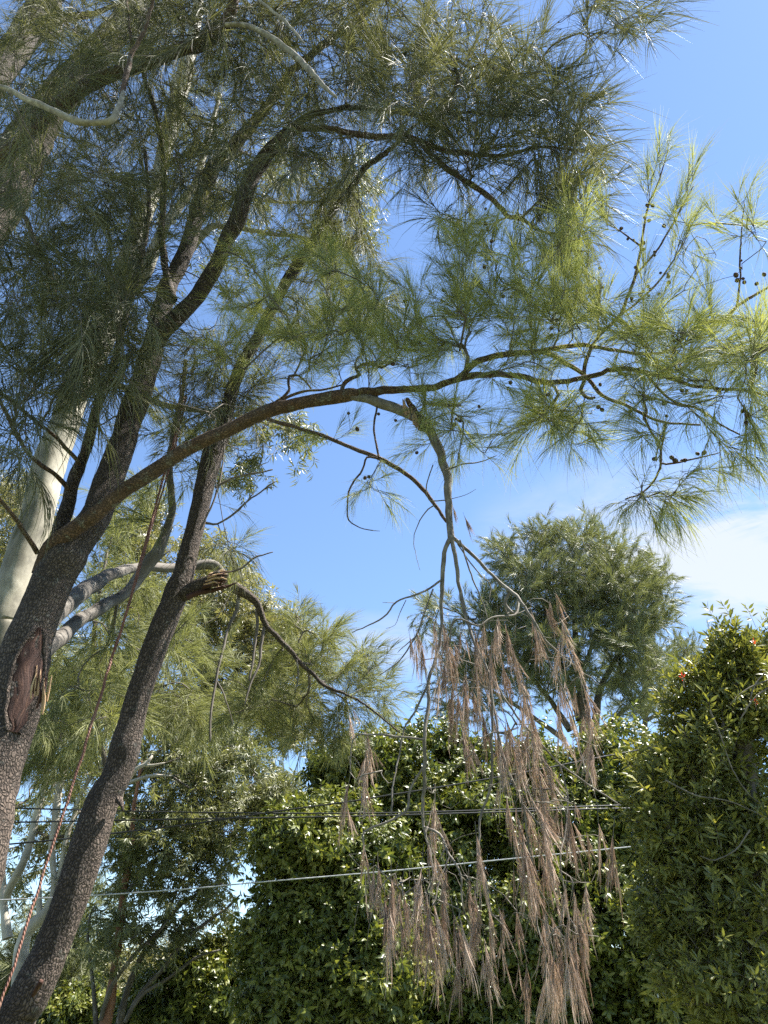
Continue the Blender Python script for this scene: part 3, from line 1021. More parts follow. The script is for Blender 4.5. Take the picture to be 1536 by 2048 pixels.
    for sgn, ph0, ph1 in ((-1, 0.10, 0.18), (1, 1.42, 1.30)):
        q = []
        idx = [i for i, w in enumerate(tb) if at(0, 1486, 4.8)[2] < w[2] < at(0, 1256, 4.8)[2]]
        for a, i in enumerate(idx[::2]):
            f = a / (len(idx[::2]) - 1)
            hw = 0.62 * math.sin(math.pi * min(max(f, 0.02), 0.98)) ** 0.45
            ph = 0.75 + sgn * hw + 0.06 * mnoise.noise((f * 9, sgn, 0.4))
            r = tb[i][3] * 1.02
            q.append((tb[i][0] + r * math.sin(ph), tb[i][1] - r * math.cos(ph), tb[i][2], 0.014 + 0.010 * abs(mnoise.noise((f * 7, 2.0, sgn)))))
        lip = Tubes()
        lip.add(np.array(q), sides=10, rough=0.5, freq=22)
        lip.obj('bark_lip', BARK, root)
    wd['label'] = 'long torn red-brown wound in the bark'
    for k in range(14):
        px = 62 + k * 2.2 + random.uniform(-3, 3)
        py = 1385 + random.uniform(-30, 25)
        L = trace([(px, py + 24, 4, 4.58), (px + random.uniform(0, 5), py, 5, 4.56), (px + random.uniform(3, 12), py - random.uniform(24, 44), 1.2, 4.53)])
        limb_obj('splinter', root, L, SPLINT if k % 2 else WOUND, sides=5, step=0.05, rough=0.3, freq=20, parent=None)

    # ------------ living twigs and needle sprays
    sk = Skeleton()
    sk.limb(A['arch'], frm=0.33)
    for k in C:
        if k not in ('c15',):
            sk.limb(C[k])
    att = []
    for (cx, cy, rx, ry, n, dy) in (
            (500, 560, 70, 100, 22, .35), (620, 610, 120, 110, 50, .4), (700, 690, 150, 70, 46, .35), (620, 520, 60, 60, 9, .3), (820, 640, 120, 80, 44, .4),
            (940, 560, 110, 100, 34, .35), (960, 470, 60, 60, 8, .3), (1010, 640, 130, 70, 40, .35), (1090, 560, 90, 90, 30, .35), (1170, 500, 60, 110, 22, .3),
            (1180, 640, 90, 60, 26, .3), (1260, 690, 110, 50, 26, .3), (1400, 700, 130, 50, 32, .3), (1490, 680, 70, 80, 22, .3), (1480, 790, 70, 60, 16, .3),
            (1330, 780, 90, 50, 18, .3), (880, 830, 60, 50, 10, .3), (940, 860, 50, 50, 8, .25), (1070, 810, 60, 50, 14, .25), (1140, 830, 60, 60, 16, .25),
            (1040, 740, 90, 40, 16, .25), (800, 720, 100, 40, 16, .3), (450, 680, 60, 80, 14, .35), (1290, 880, 40, 30, 5, .2)):
        for _ in range(int(n * (0.90 if cx < 1000 else 0.66))):
            while True:
                a, b = rng.uniform(-1, 1, 2)
                if a * a + b * b < 1:
                    break
            px, py = cx + a * rx, cy + b * ry
            att.append(at(px, py, Yb(px) - 0.12 + rng.uniform(-dy, dy)))
    sk.grow(att, step=0.10, wig=0.12)
    # traced ends
    ends = [(1338, 285), (1320, 330), (1310, 340), (1298, 380), (1385, 345), (1375, 390), (1350, 420), (1340, 440), (1213, 440), (1190, 420), (1225, 450), (1378, 460), (1360, 480), (1372, 500), (1290, 560), (1340, 600), (1400, 560), (1489, 400), (1500, 440), (1478, 450), (1460, 470), (1515, 480), (1420, 620), (1300, 640),
            (1250, 1000), (1275, 1000), (1285, 965), (1300, 1010), (1330, 1000), (1350, 985), (1360, 960), (1400, 935), (1440, 915), (1465, 900), (1320, 985), (1345, 1010),
            (745, 950), (720, 985), (775, 990), (700, 860), (660, 880), (826, 900), (915, 920), (965, 905), (985, 880), (1010, 870), (870, 880),
            (1165, 890), (1130, 880), (1110, 850), (1050, 880), (900, 440), (960, 370), (1030, 480), (1500, 860), (1480, 900), (1420, 860)]
    n0 = len(sk.paths)
    sk.grow([at(x, y, Yb(x) + random.uniform(-.1, .1)) for x, y in ends], step=0.1, wig=0.05)
    n_leafy = len(sk.paths)
    sk.grow([at(x, y, Yb(x) + rng.uniform(-.3, .3)) for x, y in zip(rng.uniform(620, 1500, 130), rng.uniform(470, 860, 130)) if y < 700 or x > 1050], step=0.08, wig=0.2)
    tw = sk.mesh_twigs(tip=0.0021, rmax=0.014)
    sk.paths = sk.paths[:n_leafy]
    tw.obj('twigs', TWIG, root, kind='stuff')
    pts, dr, sc = sprays_on(sk, per=4, jit=0.40, back=0.24)
    sc = sc * np.where(pts[:, 0] < 0.9, 0.74, 0.80)
    # above the limb shoots reach up, below it they hang
    rel = np.array([at(900, 770, 3.7)[2]])
    z = pts[:, 2]
    lim = 4.9 - 0.55 * np.clip((pts[:, 0] + 2) / 4, 0, 1)
    up = np.clip((z - (lim - 0.15)) / 0.35, -1, 1)
    dr[:, 2] += np.where(up > 0, 0.55 * up, 0.75 * up)
    dr /= np.linalg.norm(dr, axis=1, keepdims=True)
    foliage('near', 'needle_spray', 'needle_foliage', pts, dr, sc, root, singles=300)

    # upper crown, its shade put into a darker needle colour
    sk2 = Skeleton()
    for k in ('leader', 'second', 'reach', 'slope', 'side', 'low1', 'low2', 'low3'):
        sk2.limb(A[k], frm=0.25)
    sk2.limb(t0[14:], frm=0.0)
    sk2.limb(C['c17'])
    att = []
    for (cx, cy, rx, ry, n, y0, y1) in (
            (640, 130, 120, 130, 50, 3.7, 5.2), (800, 120, 140, 120, 74, 3.4, 5.0), (950, 110, 140, 110, 80, 3.3, 4.8), (1080, 200, 90, 90, 46, 3.3, 4.3),
            (1180, 60, 60, 60, 10, 3.4, 4.2), (1250, 20, 80, 30, 14, 3.3, 4.0), (1270, 60, 30, 40, 6, 3.3, 3.9), (1130, 260, 70, 70, 24, 3.3, 4.2),
            (900, 250, 140, 70, 50, 3.4, 4.3), (1080, 350, 60, 60, 22, 3.5, 4.1), (1160, 370, 50, 40, 14, 3.4, 4.0), (1110, 440, 60, 40, 16, 3.5, 4.0),
            (820, 335, 30, 30, 5, 3.7, 4.1), (905, 425, 35, 30, 6, 3.6, 4.0), (960, 330, 70, 50, 14, 3.6, 4.0), (500, 180, 120, 130, 60, 3.8, 5.6),
            (420, 330, 110, 100, 44, 4.0, 5.8), (640, 300, 90, 70, 30, 3.9, 5.2), (680, 420, 80, 90, 26, 4.2, 5.6), (320, 250, 90, 110, 36, 3.9, 5.4),
            (230, 470, 90, 110, 44, 3.8, 5.2), (140, 620, 120, 110, 60, 3.5, 5.2), (90, 760, 110, 80, 40, 3.6, 4.9), (200, 720, 70, 90, 26, 3.8, 4.7), (40, 900, 60, 70, 12, 3.6, 4.6), (280, 640, 50, 80, 12, 4.2, 4.8)):
        att += region(cx, cy, rx, ry, int(n * (0.98 if cx < 600 else 0.92)), y0, y1)
    for r_ in ((420, 330, 70, 90, 14, 3.4, 4.2), (330, 430, 70, 90, 12, 3.5, 4.4), (560, 240, 70, 80, 12, 3.2, 4.0), (200, 620, 110, 110, 24, 3.3, 4.3), (640, 330, 90, 50, 8, 3.3, 4.0), (760, 180, 120, 90, 14, 3.0, 3.6), (960, 150, 120, 90, 18, 2.9, 3.5)):
        att += region(*r_)
    for _ in range(110):
        att.append(np.array((rng.uniform(-2.2, 0.6), rng.uniform(2.2, 4.6), rng.uniform(9.8, 12.0))))
    sk2.grow(att, step=0.12, wig=0.12)
    n_leafy = len(sk2.paths)
    sk2.grow([at(x, y, rng.uniform(3.5, 4.3)) for x, y in zip(rng.uniform(620, 1150, 150), rng.uniform(220, 430, 150)) if y < 330 or x > 900], step=0.1, wig=0.2)
    sk2.grow([at(x, y, rng.uniform(4.2, 5.6)) for x, y in zip(rng.uniform(20, 560, 320), rng.uniform(60, 900, 320))], step=0.12, wig=0.2)
    sk2.mesh_twigs(tip=0.0020, rmax=0.016).obj('upper_twigs', TWIG, root, kind='stuff')
    sk2.paths = sk2.paths[:n_leafy]
    pts, dr, sc = sprays_on(sk2, per=2, jit=0.5, back=0.35, bias=(0.05, -0.05, -0.4), scl=(1.1, 1.7))
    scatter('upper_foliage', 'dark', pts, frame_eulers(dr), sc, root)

    # foliage on the grey limb that droops far behind
    sk3 = Skeleton()
    sk3.limb(A['back3'], frm=0.3)
    sk3.limb(A['back2'], frm=0.35)
    att = []
    for (cx, cy, rx, ry, n, y0, y1) in (
            (620, 1280, 60, 50, 34, 8.1, 9.3), (690, 1330, 80, 50, 44, 8.2, 9.5), (730, 1400, 60, 50, 24, 8.3, 9.3), (580, 1360, 70, 70, 44, 8.3, 9.9), (540, 1430, 80, 50, 34, 8.5, 9.9),
            (680, 1460, 60, 50, 22, 8.3, 9.3), (620, 1460, 60, 50, 20, 8.3, 9.5), (460, 1360, 60, 90, 30, 8.3, 9.9), (450, 1090, 35, 40, 6, 6.6, 7.2), (590, 1230, 40, 30, 10, 8.3, 9.1), (770, 1380, 35, 35, 10, 8.5, 9.1),
            (200, 1330, 90, 60, 24, 6.0, 7.4), (120, 1430, 80, 70, 22, 5.8, 7.2), (250, 1450, 70, 70, 22, 6.2, 7.6), (350, 1300, 60, 60, 14, 6.6, 7.8), (180, 1250, 60, 40, 10, 6, 7),
            (380, 930, 70, 60, 18, 5.6, 6.6), (330, 860, 60, 60, 18, 5.6, 6.6), (440, 850, 50, 50, 16, 5.5, 6.4), (270, 1020, 50, 60, 8, 5.8, 6.8)):
        att += region(cx, cy, rx, ry, int(n * 0.62), y0, y1)
    sk3.grow(att, step=0.16, wig=0.12)
    sk3.mesh_twigs(tip=0.002, rmax=0.016).obj('far_twigs', TWIG, root, kind='stuff')
    pts, dr, sc = sprays_on(sk3, per=4, jit=0.5, back=0.5, bias=(0.15, 0, 0.1))
    scatter('drooping_foliage', 'mid', pts, frame_eulers(dr), sc * 0.95, root)

    # cones
    V, Fc = [], []
    nr, ns = 7, 10
    for i in range(nr):
        f = i / (nr - 1)
        r = 0.0115 * math.sin(math.pi * (0.08 + 0.84 * f)) ** 0.55
        for j in range(ns):
            rr = r * (1.0 + (0.16 if (i + j) % 2 else -0.08))
            a = 2 * math.pi * (j + 0.5 * (i % 2)) / ns
            V.append((rr * math.cos(a), rr * math.sin(a), -0.011 + 0.026 * f))
    for i in range(nr - 1):
        for j in range(ns):
            a, b = i * ns + j, i * ns + (j + 1) % ns
            Fc += [(a, b, b + ns), (a, b + ns, a + ns)]
    V += [(0, 0, -0.012), (0, 0, 0.0165)]
    for j in range(ns):
        Fc += [(j, len(V) - 2, (j + 1) % ns), ((nr - 1) * ns + j, (nr - 1) * ns + (j + 1) % ns, len(V) - 1)]
    cm = mesh_from('seed_cone', V, Fc, CONE_M, False, {'bark': np.array(V)})
    cones = []
    s = 436 / 1536
    for x, y in ((500, 765), (548, 840), (590, 850), (660, 868), (655, 912), (685, 600), (725, 605), (665, 687), (697, 710), (805, 748), (740, 930), (735, 952), (830, 1085), (833, 1105), (838, 1145), (690, 1175), (705, 1192), (657, 1210), (635, 1232), (575, 1260), (575, 1280), (693, 1240), (1348, 990), (1345, 1045), (1312, 1095), (1318, 1130), (1362, 1118), (1370, 1145), (1455, 1155), (1510, 1090), (265, 1000), (350, 1045), (275, 1165), (375, 1180), (395, 1410), (275, 1330), (605, 1040), (778, 1078), (766, 1225), (15, 1410), (45, 1412), (10, 1465)):
        cones.append((1100 + x * s, 240 + y * s))
    s = 446 / 1536
    for x, y in ((30, 120), (45, 105), (750, 958), (945, 970), (965, 965), (900, 970), (875, 950), (1093, 916), (1053, 922), (1365, 628), (1392, 655), (1388, 710), (945, 488), (975, 490), (20, 515), (380, 447), (560, 375), (520, 370), (370, 600), (395, 620), (838, 662), (880, 110), (900, 140), (885, 222), (820, 575)):
        cones.append((1090 + x * s, 640 + y * s))
    s = 450 / 1536
    for x, y in ((483, 550), (367, 505), (160, 500), (895, 540), (915, 548), (925, 552), (1053, 455), (1265, 290), (625, 770), (465, 165), (272, 943), (300, 935), (222, 610), (880, 580), (1520, 375)):
        cones.append((650 + x * s, 680 + y * s))
    for x, y in ((925, 745), (880, 845), (925, 845), (940, 880), (905, 890), (910, 955), (965, 965), (948, 1080), (918, 1140), (720, 1215), (1047, 1340), (1100, 1345), (375, 1375), (640, 1300)):
        cones.append((700 + x * s, 200 + y * s))
    nodes = np.array(sk.p)
    stalks = Tubes()
    for (x, y) in cones:
        # hang it from the twig nearest to its line of sight
        ray = at(x, y, 1.0) - np.array((0, 0, CAMZ))
        ray /= np.linalg.norm(ray)
        rel = nodes - np.array((0, 0, CAMZ))
        along = rel @ ray
        dd = np.linalg.norm(rel - along[:, None] * ray, axis=1) + 0.02 * (along > 5.5)
        j = int(np.argmin(dd))
        p = np.array((0, 0, CAMZ)) + ray * along[j]
        o = bpy.data.objects.new('seed_cone', cm)
        o.location = p - np.asarray(root.location)
        o.rotation_euler = rng.uniform(-1, 1, 3) * (1.2, 1.2, 3)
        sx = rng.uniform(0.75, 1.25)
        o.scale = (sx, sx, sx)
        link(o, root)
        if np.linalg.norm(p - nodes[j]) > 0.006:
            stalks.add(np.array([(*nodes[j], 0.0014), (*((p + nodes[j]) / 2 + (0, 0, 0.004)), 0.0012), (*p, 0.0012)]), sides=3)
    stalks.obj('cone_stalks', TWIG, root, kind='stuff')

    # ------------ the snapped branch, still hanging by a strip, and its dead needles
    hang = trace([(700, 793, 14, 3.94), (730, 798, 18, 3.92), (765, 808, 20, 3.88), (800, 820, 22, 3.84), (830, 835, 23, 3.80), (850, 850, 22, 3.78), (866, 872, 20, 3.76), (882, 905, 18, 3.75), (893, 950, 16, 3.74),
                  (897, 1000, 15, 3.73), (900, 1040, 14, 3.73), (903, 1080, 14, 3.72)])
    tb = Tubes()
    tb.add(wobble(catmull(hang, 0.03)), sides=16, rough=0.10, freq=9)
    B = {}
    LS = {
        1: [(903, 1072, 12), (888, 1108, 11), (884, 1160, 11), (883, 1240, 8), (876, 1300, 8), (862, 1347, 8), (854, 1422, 9), (849, 1480, 9), (850, 1530, 9), (847, 1583, 8), (847, 1650, 7), (860, 1700, 5), (870, 1760, 3)],
        2: [(904, 1078, 10), (914, 1140, 10), (922, 1190, 9), (935, 1240, 9), (950, 1290, 7), (975, 1340, 6), (985, 1400, 6), (983, 1480, 6), (983, 1572, 6), (962, 1630, 6), (958, 1700, 5), (975, 1780, 4), (985, 1850, 2)],
        3: [(906, 1075, 10), (945, 1110, 8), (985, 1150, 8), (1020, 1180, 9), (1040, 1200, 8), (1065, 1240, 6), (1100, 1290, 5), (1160, 1340, 4), (1200, 1370, 2)],
        4: [(1020, 1182, 8), (1010, 1210, 8), (1030, 1225, 6), (1035, 1200, 5)],
        5: [(1038, 1200, 7), (1030, 1230, 6), (985, 1235, 5), (955, 1252, 5), (925, 1240, 5), (905, 1245, 5), (898, 1290, 4)],
        6: [(881, 1161, 6), (850, 1182, 5), (793, 1204, 4), (765, 1236, 4), (704, 1265, 2)],
        7: [(866, 1178, 4), (850, 1225, 4), (833, 1272, 4), (800, 1320, 3), (760, 1350, 2)],
        8: [(849, 1480, 5), (793, 1472, 6), (714, 1472, 4), (702, 1512, 3), (700, 1545, 2)],
        9: [(862, 1347, 5), (833, 1419, 5), (807, 1458, 4), (797, 1520, 4), (785, 1580, 4), (783, 1630, 3)],
        10: [(850, 1529, 7), (822, 1579, 6), (811, 1625, 6), (747, 1654, 5), (725, 1672, 4), (733, 1720, 3), (745, 1790, 2)],
        11: [(848, 1654, 6), (879, 1668, 7), (900, 1711, 6), (922, 1750, 5), (925, 1810, 4), (945, 1870, 3), (960, 1910, 2)],
        12: [(985, 1400, 5), (1000, 1480, 5), (1015, 1536, 6), (1044, 1607, 5), (1055, 1680, 5), (1068, 1760, 5), (1075, 1850, 4), (1090, 1900, 2)],
        13: [(975, 1340, 4), (1005, 1390, 5), (1040, 1440, 5), (1075, 1480, 5), (1120, 1530, 5), (1180, 1570, 4), (1240, 1610, 3)],
        14: [(1065, 1240, 4), (1100, 1330, 4), (1130, 1390, 4), (1150, 1450, 3), (1165, 1520, 3), (1175, 1560, 2)],
        15: [(920, 1080, 4), (945, 1160, 4), (968, 1210, 3), (975, 1240, 2)], 16: [(915, 1088, 3), (960, 1150, 3), (980, 1170, 2), (978, 1205, 2)],
        17: [(1120, 1530, 4), (1135, 1600, 4), (1130, 1670, 4), (1120, 1720, 4), (1130, 1790, 3), (1140, 1850, 2)],
        18: [(900, 1711, 4), (880, 1760, 4), (870, 1800, 3), (850, 1850, 2)], 19: [(1044, 1607, 4), (1090, 1660, 4), (1150, 1690, 3), (1165, 1740, 2)],
        20: [(866, 930, 3), (853, 970, 3), (858, 1000, 3), (893, 1000, 3)], 21: [(890, 940, 4), (930, 928, 4), (965, 922, 3), (993, 911, 2)],
        22: [(870, 1010, 3), (850, 1025, 3), (828, 1070, 2), (832, 1110, 1.5), (840, 1140, 1)],
    }
    for k, L in LS.items():
        Y = 3.72 + 0.05 * math.sin(k * 2.1)
        q = trace([(a, b, c, 3.72 + (Y - 3.72) * min(1, i / 3) - 0.05 * math.sin(k + i)) for i, (a, b, c) in enumerate(L)])
        B[k] = q
        q = q.copy()
        q[:, 3] *= 0.82
        tb.add(wobble(catmull(q, 0.035), 0.6), sides=8, rough=0.12, freq=9)
    ho = tb.obj('snapped_branch', PALE_TWIG, root)
    ho['label'] = 'snapped branch hanging straight down with brown dead needles'
    stub = trace([(848, 856, 20, 3.74), (836, 838, 18, 3.74), (826, 820, 15, 3.73), (817, 803, 11, 3.73), (813, 797, 7, 3.73)])
    limb_obj('broken_stub', root, stub, WOUND, sides=9, step=0.02, rough=0.35, freq=22, parent=ho)
    for k in range(9):
        x = 812 + random.uniform(-4, 26)
        y = 806 + (x - 812) * 1.2
        q = trace([(x, y + 24, 4, 3.71), (x - 2, y + 5, 3.5, 3.71), (x - random.uniform(3, 9), y - random.uniform(4, 16), 1, 3.7)])
        limb_obj('splinter', root, q, SPLINT, sides=4, step=0.03, rough=0.3, freq=22, parent=ho)
    tops = []
    s = 550 / 1536
    for x, y in ((480, 460), (510, 470), (620, 420), (660, 420), (790, 430), (840, 450), (880, 430), (930, 390), (1020, 420), (1150, 350), (1180, 380), (1240, 250), (1260, 330), (1340, 480), (700, 640), (760, 640), (820, 700), (870, 680), (980, 650), (1060, 560), (1110, 700), (1090, 830), (1120, 850),
                 (1280, 730), (1310, 720), (1370, 780), (1430, 750), (770, 970), (790, 940), (900, 900), (980, 900), (940, 980), (1000, 990), (1060, 1000), (1310, 980), (1450, 1030), (200, 1040), (230, 1060), (240, 1200), (150, 1280), (1180, 1120), (1200, 1160), (1250, 1250), (620, 1370),
                 (630, 500), (660, 540), (690, 480), (720, 560), (860, 520), (640, 600), (680, 560), (740, 720), (780, 760), (830, 800), (880, 780), (860, 560), (900, 480), (1090, 900), (1100, 760), (1130, 960), (960, 1040), (1030, 1060), (720, 820), (1440, 860), (130, 850), (1150, 1000), (1340, 620), (1480, 1050)):
        tops.append((650 + x * s, 1100 + y * s))
    for x, y in ((1200, 20), (1190, 150), (1220, 250), (1200, 320), (1240, 400), (1080, 520), (1060, 540), (1100, 560), (1240, 680), (1180, 580), (1370, 740), (1380, 780), (1430, 770), (230, 560), (300, 700), (280, 640), (390, 720), (360, 760), (420, 740), (480, 740), (550, 760), (590, 770), (560, 520), (620, 520), (800, 740), (850, 490), (780, 760),
                 (860, 820), (1330, 300), (1300, 260), (1350, 350), (1430, 420), (1520, 330), (530, 950), (550, 900), (640, 1050), (620, 900), (760, 980), (740, 1040), (850, 1100), (870, 1080), (970, 1020), (1110, 1200), (1230, 900), (1250, 1000), (1210, 1150), (1290, 1150), (1370, 1120), (1410, 1150), (1370, 920), (1000, 870),
                 (1000, 230), (1100, 200), (1060, 330), (1190, 480), (320, 800), (370, 850), (430, 900), (560, 1000), (600, 960), (650, 920), (1240, 940), (1260, 1100), (1240, 1200), (1300, 1220), (480, 830), (520, 1040), (640, 1140), (600, 600), (640, 640), (820, 820), (1340, 1180), (600, 270), (990, 1080)):
        tops.append((650 + x * s, 1500 + y * s))
    sk4 = Skeleton()
    for k in B:
        if k < 20:
            sk4.limb(B[k], every=0.06)
    tp = []
    for (x, y) in tops:
        tp.append(at(x, y - 10 - max(0, y - 1760) * 0.22, 3.72 + rng.uniform(-0.28, 0.28)))
    sk4.grow(tp, step=0.06, wig=0.14, sag=0.8)
    # a few bare twigs among them
    bare = []
    for _ in range(90):
        bare.append(at(rng.uniform(690, 1220), rng.uniform(1230, 1900), 3.72 + rng.uniform(-0.3, 0.3)))
    sk4.grow(bare, step=0.06, wig=0.2)
    bt = sk4.mesh_twigs(tip=0.0016, rmax=0.006)
    for L in ([(746, 1061, 2), (760, 1062, 1)], [(893, 1000, 2), (930, 990, 1.5), (952, 978, 1)], [(812, 1200, 2), (800, 1225, 2), (790, 1250, 1), (772, 1257, 1)], [(833, 1272, 3), (800, 1300, 2), (795, 1306, 1)], [(790, 1206, 2), (765, 1205, 1)]):
        bt.add(catmull(trace([(a, b, c, 3.72) for a, b, c in L]), 0.04), sides=3)
    bt.obj('dead_twigs', PALE_TWIG, root, kind='stuff', parent=ho)
    pts, dr, sc = [], [], []
    for p in tp:
        for k in range(1 + int(rng.random() < (1.0 if p[2] > 2.5 else 0.6))):
            pts.append(p + rng.normal(size=3) * (0.02, 0.03, 0.03) - (0, 0, 0.07 * k))
            dr.append((rng.normal() * 0.13 + 0.03, rng.normal() * 0.13, -1))
            sc.append(rng.uniform(0.36, 0.84))
    pts.append(at(905, 1010, 3.72)); dr.append((0.15, 0, -1)); sc.append(0.35)
    pts.append(at(928, 1030, 3.72)); dr.append((0.25, 0, -1)); sc.append(0.42)
    o = np.argsort(rng.random(len(pts)))
    pts, dr, sc = np.array(pts)[o], np.array(dr)[o], np.array(sc)[o]
    foliage('dead', 'dead_needle_spray', 'dead_needle_mass', pts, dr, sc, root, singles=300, parent=ho, roll=rng.random(len(pts)) * 6)
    return root


sheoak_a()


# ================================================================== second she-oak, leaning trunk with the snapped limb
def sheoak_b():
    b0 = at(55, 2000, 5.6)
    root = thing('she_oak', (b0[0] - 0.25, 5.55, 0),
                 'slim she-oak leaning right with dark scaly bark and a splintered limb stub halfway up', 'tree')
    t = trace([(20, 2060, 84, 5.6), (55, 2000, 78, 5.6), (84, 1940, 72, 5.6), (106, 1890, 69, 5.6), (142, 1800, 66, 5.6), (176, 1700, 65, 5.6), (208, 1600, 64, 5.6), (230, 1555, 61, 5.6), (260, 1450, 53, 5.6), (294, 1350, 51, 5.6), (310, 1300, 50, 5.6),
               (332, 1240, 50, 5.6), (355, 1180, 46, 5.6), (368, 1140, 41, 5.6), (379, 1100, 39, 5.6), (395, 1040, 39, 5.6), (408, 980, 40, 5.6), (420, 930, 43, 5.6), (432, 890, 42, 5.6), (446, 856, 31, 5.6), (456, 810, 26, 5.6), (475, 750, 25, 5.5),
               (506, 695, 24, 5.4), (548, 610, 22, 5.3), (590, 535, 22, 5.2), (636, 470, 19, 5.1), (668, 420, 15, 5.0), (700, 379, 13, 4.9), (729, 337, 12, 4.8), (759, 315, 11, 4.7), (788, 291, 8, 4.6), (830, 250, 6, 4.5)])
    foot = np.array([(b0[0] - 0.30, 5.55, -0.3, 0.23), (b0[0] - 0.27, 5.56, 0.15, 0.185), (b0[0] - 0.20, 5.58, 0.8, 0.155)])
    tr = np.vstack([foot, t])
    limb_obj('trunk', root, tr, BARK, sides=36, step=0.035, rough=0.05, freq=7)
    st = trace([(366, 1192, 26, 5.58), (385, 1180, 30, 5.5), (408, 1171, 28, 5.44), (428, 1160, 25, 5.4), (442, 1151, 22, 5.38)])
    o = limb_obj('snapped_limb', root, st, BARK, sides=20, step=0.02, rough=0.10, freq=9)
    o['label'] = 'short limb stub ending in splintered orange wood'
    for k in range(24):
        y0 = 1142 + (k % 12) * 2.4
        Y = 5.36 + 0.03 * math.sin(k * 1.7)
        x0 = 432 - (y0 - 1142) * 0.5
        ln = random.uniform(12, 34)
        q = trace([(x0 - 14, y0 + 7, 5, Y), (x0 + ln * 0.4, y0 + random.uniform(-1, 3), 4.5, Y - 0.01), (x0 + ln, y0 + random.uniform(-6, 6), 1, Y - 0.01)])
        limb_obj('splinter', root, q, (SPLINT, WOUND, WOUND)[k % 3], sides=5, step=0.02, rough=0.3, freq=25, parent=o)
    for L, m in (([(374, 1196, 12), (400, 1184, 11), (425, 1180, 9), (450, 1174, 7), (474, 1165, 2)], WOUND), ([(432, 1168, 4), (440, 1178, 3), (446, 1186, 1)], SPLINT)):
        limb_obj('splinter', root, trace([(a, b, c, 5.42) for a, b, c in L]), m, sides=7, step=0.02, rough=0.3, freq=20, parent=o)
    for L in ([(412, 1046, 6), (435, 1047, 4), (470, 1026, 4), (495, 1002, 3.6), (520, 985, 3), (536, 972, 3), (551, 963, 2.4)], [(446, 1146, 4), (480, 1138, 4), (505, 1118, 4), (525, 1110, 3), (546, 1104, 2)],
              [(430, 975, 6), (448, 965, 5), (470, 955, 4), (500, 948, 4), (522, 945, 3), (545, 939, 3)], [(495, 1002, 3), (502, 992, 3), (508, 987, 1.5)], [(528, 979, 2), (540, 974, 2), (548, 975, 1)],
              [(400, 1060, 4), (424, 1010, 4), (440, 960, 4), (446, 920, 3), (450, 870, 3), (460, 820, 2)], [(435, 1047, 2), (440, 1060, 2), (441, 1070, 1)]):
        limb_obj('bare_twig', root, trace([(a, b, c, 5.5) for a, b, c in L]), TWIG, sides=6, step=0.05, rough=0.2, freq=12)
    # old knot hole and a short peg on the bark
    tb = Tubes()
    k0 = at(424, 905, 5.38)
    ring = []
    for j in range(22):
        a = 2 * math.pi * j / 21
        ring.append((k0[0] + 0.055 * math.cos(a), k0[1] - 0.02 + 0.02 * math.cos(a), k0[2] + 0.024 * math.sin(a), 0.013))
    tb.add(np.array(ring), sides=8, rough=0.2, freq=20, cap=False)
    tb.obj('knot_hole', BARK, root)
    limb_obj('dead_peg', root, trace([(66, 1990, 9, 5.36), (74, 1975, 12, 5.3), (82, 1962, 9, 5.26)]), WOUND, sides=10, step=0.02, rough=0.2, freq=20)
    limb_obj('dead_peg', root, trace([(238, 1600, 16, 5.52), (244, 1610, 8, 5.46), (246, 1622, 4, 5.44)]), BARK, sides=8, step=0.02, rough=0.2, freq=20)
    sk = Skeleton()
    sk.limb(t[19:], frm=0.0)
    att = []
    for (cx, cy, rx, ry, n, y0, y1) in ((450, 1090, 30, 30, 5, 5.3, 5.7), (430, 780, 80, 70, 36, 5.0, 6.2), (500, 800, 60, 50, 18, 5.0, 5.9), (560, 680, 80, 90, 34, 4.9, 6.2), (660, 560, 90, 90, 40, 4.7, 6.0),
                                        (740, 600, 60, 60, 22, 4.7, 5.6), (400, 700, 60, 90, 24, 5.2, 6.2), (700, 470, 50, 60, 14, 4.8, 5.6), (620, 420, 70, 60, 20, 4.9, 6.0), (830, 300, 60, 50, 8, 4.4, 4.8)):
        att += region(cx, cy, rx, ry, n, y0, y1)
    sk.grow(att, step=0.14, wig=0.15)
    sk.mesh_twigs(tip=0.0018, rmax=0.014).obj('twigs', TWIG, root, kind='stuff')
    pts, dr, sc = sprays_on(sk, per=2, jit=0.5, back=0.35, bias=(0, 0, -0.2), scl=(0.9, 1.4))
    foliage('dark', 'needle_spray', 'needle_foliage', pts, dr, sc, root, singles=120)


sheoak_b()


